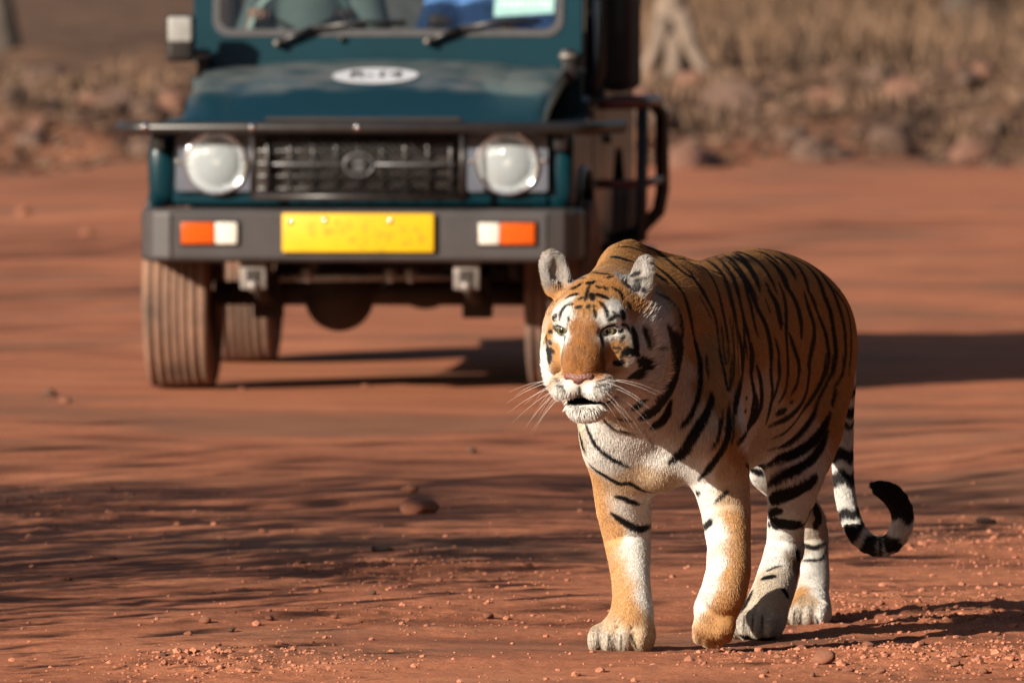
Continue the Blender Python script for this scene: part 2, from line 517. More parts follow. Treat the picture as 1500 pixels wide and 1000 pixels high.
    # ---- paws
    def paw(c, fwd, width, ln, ht, k=.03, toes=4, spread=1.0):
        f = np.array((fwd[0], fwd[1], 0)); f /= np.linalg.norm(f)
        r = np.array((-f[1], f[0], 0)); r = r if r[0] > 0 else -r
        R = np.stack([r, f, (0, 0, 1)], 1)
        fd.ellipsoid(c, (width * .46, ln * .5, ht), R, k)
        for i in range(toes):
            t = (i - (toes - 1) / 2) / ((toes - 1) / 2)
            cc = c + r * t * width * .37 * spread + f * (ln * .36 - abs(t) * ln * .10)
            cc[2] = c[2] * 0.0 + ht * .62
            fd.ellipsoid(cc, (width * .135, ln * .30, ht * .70), R, .016)
        for i in range(toes - 1):           # grooves between the toes
            t = (i - (toes - 2) / 2) / ((toes - 1) / 2)
            a = c + r * t * width * .37 + f * (ln * .72); b = c + r * t * width * .33 + f * (ln * .18)
            a[2] = ht * .9; b[2] = ht * 1.75
            fd.cone(a, b, .0032, .002, .005, cut=True)
    c = W(914, 931, 25.37); c[2] = .034
    paw(c, (-.22, -1), .142, .150, .046)
    c = W(1112, 918, 25.83); c[2] = .034
    paw(c, (-.30, -1), .115, .140, .042)
    c = W(1184, 902, 26.33); c[2] = .030
    paw(c, (-.25, -1), .112, .130, .042)
    # folded left forepaw: toes hang down
    for i, u in enumerate((1026, 1037, 1050, 1062)):
        v1 = (932, 937, 938, 930)[i]
        fd.cone(W(u + 5, 900, 25.222), W(u + 2, v1 - 14, 25.225), .019, .0195, .008)
        fd.cone(W(u + 2, v1 - 14, 25.228), W(u, v1, 25.275), .0185, .017, .006)
    # ---- tail
    tp_ = resample(np.column_stack([tail_p, tail_r]), .02)
    fd.chain(list(tp_[:, :3]), list(tp_[:, 3]), .03)
    # ---- head
    def he(x, y, z, rx, ry, rz, k=.02, both=False, cut=False):
        for sx in ((1, -1) if both else (1,)):
            fd.ellipsoid(H(x * sx, y, z), (rx, ry, rz), HR, k, cut)
    he(0, -.025, .028, .097, .120, .085, .03)
    he(0, .03, .0, .096, .095, .105, .03)
    he(.078, -.025, -.050, .044, .062, .088, .035, True)        # cheek ruff
    he(.066, .055, -.035, .044, .05, .05, .03, True)           # cheek bones
    he(.044, .080, .052, .034, .034, .024, .025, True)         # brows
    fd.cone(H(0, .075, .045), H(0, .145, -.050), .044, .041, .03)   # bridge of the nose
    he(.020, .125, -.035, .028, .045, .035, .02, True)
    he(.035, .137, -.098, .040, .044, .033, .014, True)        # whisker pads
    he(0, .150, -.080, .030, .030, .026, .016)
    he(0, .04, -.125, .064, .095, .045, .03)                   # jaw
    he(0, .112, -.150, .040, .036, .026, .018)                 # chin
    he(0, .130, -.128, .045, .044, .0115, .006, cut=True)      # mouth
    he(.032, .10, -.127, .030, .045, .009, .006, True, True)
    he(.0535, .120, .0185, .021, .022, .0092, .010, True, True) # eye sockets
    # ears
    for sx, tilt in ((-1, .10), (1, .0)):
        c0 = H(-.099, -.035, .118) if sx < 0 else H(.088, -.035, .106)
        # ear axes: opening faces forwards and outwards
        a = math.radians(-34) * sx
        ex = hx * math.cos(a) - hy * math.sin(a)
        ey = hx * math.sin(a) + hy * math.cos(a)
        ez = hz + hx * sx * .30; ez = ez / np.linalg.norm(ez)
        ex = ex - ez * (ex @ ez); ex /= np.linalg.norm(ex)
        ey = np.cross(ez, ex); ey = ey if ey @ hy > 0 else -ey
        R = np.stack([ex, ey, ez], 1)
        EARS.append((c0, R))
        fd.ellipsoid(c0 + ez * .010, (.033, .021, .058), R, .018)
        fd.ellipsoid(c0 + ez * .018 + ey * .024, (.024, .022, .043), R, .008, cut=True)
    return fd

# ---------------------------------------------------------------- stripes and dark toe creases traced from the photograph
CR = {'A': (960, 350, 6.667), 'B': (1060, 350, 5.0), 'C': (960, 480, 6.667), 'D': (1060, 520, 5.0), 'F': (840, 590, 6.25),
      'G': (980, 600, 6.25), 'H': (1060, 680, 5.556), 'I': (780, 380, 6.667), 'J': (800, 480, 6.25), 'K': (760, 340, 3.333),
      'M': (820, 600, 2.6315), 'S': (780, 380, 6.667)}
STRIPES = {
'A': [(22, (0,110),(60,165),(130,215),(220,290),(300,350),(370,390),(430,470),(480,560),(530,650),(560,720)),
      (15, (0,260),(60,310),(130,360),(190,430),(240,500),(290,580),(320,660),(345,760),(365,880),(380,1000)),
      (30, (0,340),(60,390),(120,430)), (24, (0,530),(70,580),(130,625),(170,680),(195,760),(205,860),(215,960)),
      (16, (230,240),(330,320),(400,420),(470,510),(520,620),(560,700),(590,800),(605,900),(615,1000)),
      (24, (330,240),(440,270),(520,340),(570,420),(610,520),(640,640),(670,780),(690,900),(700,1000)),
      (23, (350,170),(470,200),(560,250),(640,330),(690,420),(730,540),(760,660),(785,800),(800,900),(810,1000)),
      (22, (520,150),(620,200),(700,290),(760,380),(800,500),(830,640),(860,760),(890,880),(920,1000)),
      (22, (600,130),(720,190),(800,270),(880,380),(940,480),(1000,600)), (26, (720,110),(850,190),(930,290),(1000,390)),
      (14, (220,155),(350,150),(480,150)), (16, (180,200),(300,205)), (10, (430,560),(480,650),(540,770)),
      (14, (720,760),(740,900),(750,1000)), (12, (640,830),(660,1000)), (22, (860,400),(900,560),(940,700),(970,850),(1000,950))],
'B': [(13, (0,310),(40,430),(70,560),(90,680),(100,820),(110,1000)), (15, (0,220),(60,290),(100,400),(130,520),(155,640),(185,760),(200,900)),
      (30, (40,170),(120,260),(170,340),(210,420),(250,520),(300,620),(330,720),(345,830),(345,1000)), (26, (60,120),(150,180),(200,240),(240,310),(260,380)),
      (20, (0,90),(110,100),(190,130),(260,180),(310,240),(350,310),(390,400)), (36, (330,380),(380,470),(405,560),(415,650)),
      (16, (190,430),(210,560),(245,710)), (18, (200,760),(215,870),(200,1000)), (22, (220,90),(300,110),(360,150),(400,185)),
      (36, (310,140),(380,200),(430,270),(460,350),(510,430),(550,540),(565,640),(565,720)),
      (20, (400,320),(440,420),(455,540),(455,660),(460,780),(470,900),(475,1000)), (30, (380,130),(450,180),(500,240),(520,290)),
      (21, (250,75),(390,95),(470,140),(540,200),(590,280),(620,380),(660,480),(700,580),(740,680),(760,780),(770,880),(750,1000)),
      (34, (590,400),(620,510),(655,620),(660,720),(640,820),(620,920),(625,1000)),
      (22, (500,145),(600,195),(670,265),(710,340),(740,430),(780,540),(800,660),(815,760),(820,860),(800,1000)),
      (17, (610,180),(700,245),(760,325),(810,410),(850,520),(880,640),(890,760),(890,860),(870,1000)),
      (13, (740,290),(820,390),(880,470),(915,560),(930,680),(930,800),(915,1000)), (30, (480,700),(520,820),(550,920),(545,1000)),
      (18, (375,730),(400,840),(400,1000)), (14, (640,400),(680,500)), (14, (310,320),(340,400)), (9, (300,430),(345,560)),
      (14, (130,520),(150,700),(140,1000)), (10, (60,560),(75,800),(70,1000))],
'C': [(72, (60,0),(120,60),(180,180),(195,300),(190,420),(150,540),(90,640),(20,740),(0,790)), (40, (30,960),(90,880),(120,780),(145,710)),
      (20, (360,0),(380,120),(410,230),(435,330),(440,450),(435,580),(410,700),(370,800),(310,920)), (10, (500,260),(505,400),(520,490)),
      (30, (545,640),(540,730),(500,830),(440,920),(400,1000)), (13, (600,0),(620,160),(640,300),(670,430),(690,540),(710,610),(740,540),(760,440),(765,300),(755,160),(740,0)),
      (10, (655,60),(665,220),(690,380)), (10, (700,0),(710,200),(705,350)), (40, (800,0),(830,160),(845,320),(840,470),(810,620),(780,740),(765,850)),
      (14, (850,0),(880,160),(895,300)), (14, (900,0),(920,120)), (26, (930,150),(940,300),(925,460)), (40, (960,620),(985,760),(950,880),(890,1000)),
      (16, (640,880),(630,1000)), (14, (715,940),(715,1000)), (10, (660,800),(650,870)), (16, (890,670),(885,700)), (16, (878,800),(875,820))],
'D': [(28, (340,0),(345,150),(355,280),(335,400),(310,500)), (22, (400,0),(410,120),(390,230),(360,330)), (20, (460,0),(465,130),(450,260),(400,350)),
      (24, (540,0),(550,120),(530,220),(490,290)), (34, (630,0),(625,130),(600,280),(550,380),(480,450),(400,490),(330,520)),
      (26, (750,0),(735,130),(690,240),(640,320),(580,400),(520,490),(440,570),(350,610)), (16, (800,0),(790,120),(740,230),(700,310),(660,380)),
      (26, (690,350),(650,450),(570,560),(480,640),(400,670),(320,690)), (14, (870,0),(870,130),(800,250)), (20, (820,250),(790,380)),
      (40, (780,430),(710,570),(620,660),(500,730),(400,760),(310,810)), (36, (760,560),(720,660),(640,770),(540,830),(430,880),(340,940)),
      (40, (670,880),(620,930),(540,980),(460,1000)), (26, (190,0),(200,150),(220,280),(210,380),(190,480),(150,570),(95,640)),
      (36, (240,80),(270,200),(275,350),(240,450),(190,530)), (30, (130,0),(130,180),(100,290),(80,420)), (10, (60,0),(50,150),(35,260)),
      (24, (160,800),(220,840),(290,860)), (40, (240,760),(290,830)), (14, (40,350),(30,450),(10,600)), (30, (380,430),(460,400)), (14, (480,350),(510,340))],
'F': [(26, (110,170),(150,270),(200,370),(260,440),(340,500),(420,545),(520,590)), (25, (145,550),(200,610),(280,660),(360,710),(430,740),(510,735),(560,760),(630,800),(710,820)),
      (28, (380,855),(450,870),(530,905),(600,930)), (22, (270,130),(320,190),(390,235),(470,260),(560,285)), (18, (380,130),(450,150),(540,160)),
      (45, (600,140),(700,100),(760,50),(800,0)), (42, (710,220),(780,180),(840,110),(870,0)), (26, (880,550),(940,500),(1000,450)), (7, (640,230),(700,340),(745,450))],
'G': [(52, (5,490),(80,430),(150,370),(200,280),(260,180),(320,80),(370,0)), (34, (270,640),(340,570),(420,460),(480,370),(520,280),(545,170),(545,0)),
      (18, (390,360),(440,280),(465,180),(490,60)), (14, (560,330),(585,200),(580,0)), (28, (110,160),(170,100),(230,0)), (40, (620,310),(690,220),(740,120),(770,0)),
      (34, (190,830),(240,780),(280,760)), (13, (420,850),(470,800),(530,770)), (28, (690,490),(760,550),(830,590),(870,600)), (14, (740,680),(800,740),(880,770)),
      (14, (785,790),(840,820),(890,850)), (12, (830,870),(880,890))],
'H': [(46, (350,180),(450,110),(560,60),(680,0)), (66, (355,310),(460,260),(570,220),(680,160),(745,110)), (40, (365,430),(400,390),(470,370)),
      (64, (370,490),(450,480),(540,490),(630,500)), (18, (640,520),(690,420),(710,360)), (13, (350,870),(410,840),(470,825)), (34, (600,700),(610,780)),
      (50, (725,320),(765,390),(785,470)), (28, (745,450),(755,520)), (22, (640,650),(740,680),(830,640)), (14, (640,780),(720,780),(800,770),(835,700))],
'M': [(15, (200,400),(260,440),(310,460),(358,445)), (17, (550,460),(585,430)), (4, (150,885),(150,935)), (4, (190,865),(186,940)), (4, (238,865),(234,938)), (5, (270,862),(300,925)), (4, (905,770),(900,838)), (4, (930,775),(925,840)), (5, (985,795),(1005,840)), (13, (690,868),(760,886),(830,878)), (3, (540,880),(536,912)), (3, (566,884),(566,918)), (3, (596,880),(600,908)), (4, (712,790),(706,850)), (4, (745,790),(742,858)), (4, (780,790),(782,858)), (8, (610,350),(650,310)), (20, (740,700),(700,780)), (16, (780,650),(830,640)), (16, (860,690),(880,720))],  # thin strokes here paint crease shade between the toes
'I': [(20, (360,430),(310,470),(275,530),(265,590)), (22, (650,410),(700,460),(730,530),(725,580)), (34, (330,380),(390,350),(450,345)), (22, (450,390),(500,370)),
      (38, (620,340),(680,360),(740,385)), (34, (380,290),(430,280),(480,240)), (26, (400,205),(450,190),(510,195)), (20, (390,215),(350,215)),
      (22, (450,150),(560,135),(680,150),(800,160)), (40, (540,230),(570,240),(600,220)), (22, (560,250),(535,330),(515,410)), (34, (575,330),(590,400)),
      (30, (680,270),(730,300)), (20, (620,260),(660,290)), (22, (420,470),(480,460)), (28, (540,450),(555,470)), (18, (600,450),(610,460)), (16, (360,440),(400,440)),
      (20, (600,480),(620,570)), (16, (350,560),(355,600)), (24, (780,280),(850,330),(890,400)), (26, (930,430),(960,480)), (20, (720,190),(790,170)),
      (36, (100,520),(105,580)), (17, (215,500),(170,570),(145,620),(135,700),(140,800),(160,900),(155,980)), (14, (110,620),(105,720),(120,830)),
      (28, (240,540),(200,580),(230,590)), (16, (240,410),(265,400)), (24, (150,700),(200,710)), (20, (160,790),(185,830)), (16, (175,860),(200,920)),
      (16, (195,652),(240,700),(290,740),(325,745)), (18, (195,650),(255,650),(320,680)), (16, (325,740),(312,800)),
      (26, (740,600),(800,560),(860,545)), (16, (820,540),(780,510)), (46, (880,510),(890,580)), (20, (860,630),(920,650),(950,720)),
      (22, (660,720),(690,680),(750,650),(820,640)), (16, (660,735),(700,750),(770,720),(830,665)), (26, (660,730),(680,800),(690,850)),
      (26, (840,700),(880,690)), (20, (860,800),(900,740)), (16, (780,860),(860,870)), (12, (800,910),(850,900))],
'J': [(40, (790,0),(810,80),(825,180),(830,240)), (44, (890,0),(920,90),(945,180)), (36, (700,250),(740,215),(810,220),(850,250)), (26, (620,320),(670,325),(710,310)),
      (14, (690,250),(690,310)), (50, (840,300),(900,320),(960,350)), (56, (770,440),(830,420),(890,410)), (16, (1000,180),(1070,200)),
      (10, (450,545),(530,520),(600,505)), (9, (480,580),(540,570),(600,550)), (10, (450,500),(520,480),(600,450)), (9, (70,470),(120,490)), (9, (90,530),(160,545)), (8, (100,570),(180,580)),
      (30, (10,180),(30,250),(25,320)), (20, (50,210),(70,230)), (44, (800,740),(870,680),(910,600)), (58, (880,810),(960,760),(1020,690)), (50, (970,900),(1040,860),(1110,770)),
      (24, (200,675),(260,645),(310,615),(350,640),(430,660),(520,670),(560,690)), (28, (250,675),(340,670),(450,680),(530,690)), (14, (303,540),(306,600))],
'K': [(20, (450,120),(500,130),(560,150)), (14, (480,75),(540,75),(600,95),(680,130)), (16, (600,60),(680,100),(740,150)), (14, (640,150),(720,210),(800,300),(830,400),(850,500)),
      (14, (700,310),(750,370),(775,450),(770,520)), (16, (660,200),(720,240)), (34, (565,268),(610,285)), (10, (540,215),(600,195)), (8, (560,240),(630,225))],
}
# soft brown shading marks of the face: tear lines, streaks on the forehead and the bridge of the nose
_r = random.Random(31)
STRIPES['S'] = [(14, (312,800),(300,880),(290,960),(285,1040)), (34, (675,860),(682,930),(690,1000),(700,1080)), (8, (450,500),(440,565)), (8, (500,480),(505,565)), (8, (560,480),(560,545)),
                (8, (410,500),(400,575)), (9, (590,600),(600,660)), (14, (345,620),(335,700)), (14, (640,620),(650,700)), (10, (760,800),(800,760)), (10, (850,850),(890,810))]
for _ in range(46):
    _x = _r.uniform(360, 660); _y = _r.uniform(500, 1040); _l = _r.uniform(25, 60)
    STRIPES['S'].append((_r.uniform(3, 6), (_x, _y), (_x + (_x - 510) * -.03, _y - _l)))
# fur colours (linear reflectance)
OR = (0.34, 0.172, 0.060); DO = (0.25, 0.105, 0.032); LO = (0.40, 0.220, 0.095); WH = (0.57, 0.555, 0.53); TN = (0.40, 0.29, 0.19); GR = (0.38, 0.33, 0.28); BR = (0.16, 0.11, 0.075); PT = (0.46, 0.39, 0.31); GW = (0.50, 0.48, 0.46); FO = (0.40, 0.195, 0.065)
SEEDS = [
 (OR, [(925,370),(905,380),(960,400),(960,420),(1000,450),(1020,520),(1030,560),(1050,400),(1100,400),(1150,420),(1200,470),(1235,520),(1100,500),(1150,520),(1190,560),(1060,450),(1070,540),(1060,590),(980,440),(985,470),(1130,380),(1000,390),(1040,500),(1080,470),(1180,500),(1210,580),(1220,610),(1075,640),(1085,660),(1160,560)]),
 (PT, [(1005,540),(1000,575),(1010,610),(1010,640),(1125,620),(1115,600),(1150,620),(1180,640),(1030,610)]),
 (WH, [(1085,600),(1090,640),(1105,610),(1150,670),(1140,700),(1165,700),(1160,740),(1150,790),(1140,770),(1130,820),(1105,700),(1115,730),(880,630),(920,640),(960,660),(900,670),(870,650),(990,660),(1000,690),(1035,690),
       (925,735),(945,745),(940,780),(945,830),(950,880),(930,790),(1030,720),(1045,780),(1050,830),(1035,862),(1025,880),(1195,850),(1205,870),(1190,820),(1210,900)]),
 (TN, [(940,695),(985,700),(920,720),(1070,700),(1060,690),(1075,730),(930,700)]),
 (LO, [(868,700),(872,730),(878,760),(888,800),(897,840),(905,870),(915,890),(925,905),(900,780),(1080,760),(1085,820),(1090,790),(1080,870),(1060,880),(1050,900),(1040,925),(1070,840),(1160,880),(1170,868)]),
 (OR, [(1095,840),(1092,870),(1075,905)]),
 (PT, [(1110,880),(1135,860),(1120,860),(1128,840)]),
 (GR, [(885,935),(905,930),(1150,850),(1165,895),(1185,895),(1195,790),(1180,800)]),
 (TN, [(930,925),(950,925),(900,920),(1178,880)]),
 (GR, [(1100,915),(1120,920),(1085,918)]),
 (BR, [(1165,820)]),
 (OR, [(1225,540),(1232,560),(1238,500)]),
 (WH, [(1235,640),(1236,720),(1257,782),(1290,800),(1319,775)]),
 (DO, [(850,500),(850,530),(842,480),(868,480),(838,530),(866,530),(860,515),(845,540),(822,543),(880,535),(830,545),(872,542)]),
 (OR, [(812,535),(888,522)]),
 (TN, [(815,552),(900,535)]),
 (OR, [(855,455),(868,455),(850,440),(862,430),(815,510),(818,525),(898,508),(905,515),(900,522),(805,490)]),
 (FO, [(865,408),(880,415),(845,415),(835,425),(915,425),(905,432),(925,445),(920,430),(825,425),(812,432),(800,445),(893,420),(855,425),(875,428),(848,428),(885,432),(840,432),(845,448),(878,448),(814,445),(919,452)]),
 (WH, [(833,440),(826,450),(832,458),(826,470),(893,450),(902,448),(906,460),(888,462),(896,470),(882,470),(935,505),(945,490),(930,520),(928,535),(802,520),(806,545),(803,532),(825,565),(832,578),(818,570),(865,578),(880,570),(890,565),(858,605),(845,600),(870,602),(820,495),(826,498),(888,495),(898,488),(953,505),(905,555)]),
 (GW, [(960,540),(955,575),(945,600),(930,590),(920,575),(962,500),(965,520),(950,555),(925,555),(940,570),(915,590),(960,475)]),
 (PT, [(790,500),(792,540),(793,470),(958,450),(910,610),(900,600),(790,580)]),
 (TN, [(795,455),(788,470),(955,430),(788,520),(789,560)]),
]
def resample(pts, step):
    P = np.array(pts, float)
    if len(P) == 1: return P
    E = np.vstack([2 * P[0] - P[1], P, 2 * P[-1] - P[-2]])
    out = []
    for i in range(1, len(E) - 2):
        p0, p1, p2, p3 = E[i - 1:i + 3]
        n = max(2, int(np.linalg.norm(p2 - p1) / step))
        t = np.linspace(0, 1, n, endpoint=False)[:, None]
        out.append(0.5 * (2 * p1 + (p2 - p0) * t + (2 * p0 - 5 * p1 + 4 * p2 - p3) * t**2 + (3 * p1 - p0 - 3 * p2 + p3) * t**3))
    out.append(P[-1:])
    return np.vstack(out)

class Paint:
    def __init__(self, V, Fq):
        bvh = BVHTree.FromPolygons(V.tolist(), Fq.tolist())
        o = Vector((0, 0, CAM_H))
        def cast(u, v):
            p = Vector(W(u, v, 25.6)); d = (p - o).normalized()
            h = bvh.ray_cast(o, d)
            if h[0] is None:
                h = bvh.find_nearest(p)
                if h[0] is None or h[3] > .08: return None
            return np.array(h[0])
        self.st = []           # (points, radii)
        for c, lst in STRIPES.items():
            ox, oy, z = CR[c]
            for it in lst:
                w = it[0] / z * (0.98 if c == 'I' else 1.2 if c == 'J' else 1.3 if c in 'ABC' else 1.0)
                P2 = np.array([(ox + a / z, oy + b / z) for a, b in it[1:]])
                P2 = resample(P2, max(1.2, w * .5))
                n = len(P2)
                tt = np.linspace(0, 1, n)
                tap = 0.45 + 0.55 * np.clip(np.minimum(tt, 1 - tt) * 5, 0, 1)
                seg = []; rr = []
                for (u, v), ta in zip(P2, tap):
                    q = cast(u, v)
                    if q is None: continue
                    if seg and np.linalg.norm(q - seg[-1]) > .06:
                        if len(seg) > 1: self.st.append((np.array(seg), np.array(rr), c))
                        seg = []; rr = []
                    seg.append(q); rr.append(w * ta * q[1] / F)
                if len(seg) >= 1: self.st.append((np.array(seg), np.array(rr), c))
        # the far flank carries the mirrored pattern
        mir = []
        for P, R, c in self.st:
            if c in 'ABCDG':
                l = (P - TO) @ LD
                m = (P[:, 2] > .42) & (l > .015)
                if m.sum() > 2:
                    Q = P[m] - 2 * l[m][:, None] * LD
                    mir.append((Q, R[m], 'm'))
        self.mir = mir
        # rump and far-side bands on the legs that the camera does not see
        sp = []; sc = []
        for c, lst in SEEDS:
            for (u, v) in lst:
                q = cast(u, v)
                if q is not None:
                    sp.append(q); sc.append(c)
                    l = (q - TO) @ LD
                    if q[2] > .45 and l > .05 and u > 985:
                        sp.append(q - 2 * l * LD); sc.append(c)
        # hidden undersides: belly and inner legs white, back orange
        for s_ in np.linspace(0, .9, 7):
            sp.append(TO + SD * s_ + np.array((0, 0, .37))); sc.append(WH)
            sp.append(TO + SD * s_ + np.array((0, 0, .88))); sc.append(OR)
        for sx in (-1, 1):
            for q, c_ in (((.11, -.06, .15), LO), ((.10, -.02, .18), OR), ((0, -.12, .05), OR), ((.06, -.11, -.02), OR), ((.11, -.08, -.08), PT)):
                sp.append(H(q[0] * sx, q[1], q[2])); sc.append(c_)
            for q in ((.098, -.005, .13), (.108, -.008, .155), (.09, -.002, .105)):
                sp.append(H(q[0] * sx, q[1], q[2])); sc.append(GR)
        sp.append(H(.0, .07, -.16)); sc.append(WH)
        self.sp = np.array(sp); self.sc = np.array(sc)
    def base(self, P):
        out = np.zeros((len(P), 3))
        for a in range(0, len(P), 20000):
            q = P[a:a + 20000]
            d2 = ((q[:, None] - self.sp[None])**2).sum(-1) + 1e-5
            w = d2**-2.5
            out[a:a + 20000] = (w @ self.sc) / w.sum(1, keepdims=True)
        return out
    def black(self, P):
        m = np.full(len(P), 9.0); m2 = np.full(len(P), 9.0)
        cs = .05
        lo0 = P.min(0) - .001
        ci = np.floor((P - lo0) / cs).astype(int); nb = ci.max(0) + 1
        key = (ci[:, 0] * nb[1] + ci[:, 1]) * nb[2] + ci[:, 2]
        order = np.argsort(key, kind='stable'); sk = key[order]
        for P3, R, c in self.st + self.mir:
            r = R.max() + .006
            # cells touched by this stripe
            cells = set()
            for q in P3:
                a_ = np.floor((q - r - lo0) / cs).astype(int); b_ = np.floor((q + r - lo0) / cs).astype(int)
                for i in range(max(0, a_[0]), min(nb[0] - 1, b_[0]) + 1):
                    for j in range(max(0, a_[1]), min(nb[1] - 1, b_[1]) + 1):
                        for k_ in range(max(0, a_[2]), min(nb[2] - 1, b_[2]) + 1):
                            cells.add((i * nb[1] + j) * nb[2] + k_)
            if not cells: continue
            cl = np.array(sorted(cells)); i0 = np.searchsorted(sk, cl, 'left'); i1 = np.searchsorted(sk, cl, 'right')
            k = np.concatenate([order[a_:b_] for a_, b_ in zip(i0, i1)]) if len(cl) else []
            if not len(k): continue
            q = P[k]
            ins = ((q > P3.min(0) - r) & (q < P3.max(0) + r)).all(1)
            k = k[ins]; q = q[ins]
            if not len(k): continue
            d = np.sqrt(((q[:, None].astype(np.float32) - P3[None].astype(np.float32))**2).sum(-1)) - R[None]
            t_ = m2 if c == 'S' else m
            t_[k] = np.minimum(t_[k], d.min(1))
        b = np.maximum(1 - sstep(-.0018, .0026, m), .5 * (1 - sstep(-.002, .004, m2)))
        # tail rings, by length along the tail
        k = np.flatnonzero((P[:, 1] > 26.45) & (P[:, 0] > .70) & (P[:, 2] < .70))
        if len(k):
            dense = resample(tail_p, .004); arc = np.concatenate([[0], np.cumsum(np.linalg.norm(np.diff(dense, axis=0), axis=1))])
            ni = np.concatenate([np.argmin(((P[k[i:i + 8000]][:, None] - dense[None])**2).sum(-1), 1) for i in range(0, len(k), 8000)])
            ar = arc[ni] + .006 * np.sin(P[k][:, 0] * 150 + P[k][:, 1] * 60)
            onn = np.sqrt(((P[k] - dense[ni])**2).sum(1)) < .05
            rings = [((1240,572), 7), ((1235,603), 9), ((1231,624), 5), ((1233,666), 11), ((1236,702), 11), ((1246,754), 9), ((1257,779), 8), ((1276,801), 8), ((1294,801), 6.5), ((1312,788), 9)]
            for (u, v), r in rings:
                c = W(u, v, 26.58)
                a0 = arc[np.argmin(((dense - c)**2).sum(1))]; rr = px(r, 26.57)
                b[k] = np.maximum(b[k], onn * (1 - sstep(rr - .002, rr + .002, np.abs(ar - a0))))
            a0 = arc[np.argmin(((dense - W(1321, 764, 26.54))**2).sum(1))]
            b[k] = np.maximum(b[k], onn * sstep(a0 - .003, a0 + .003, ar))
        return b
    def __call__(self, P):
        c = self.base(P); b = self.black(P)[:, None]
        # underside of the paws dark
        return c * (1 - b) + np.array((0.011, 0.008, 0.007)) * b, b[:, 0]

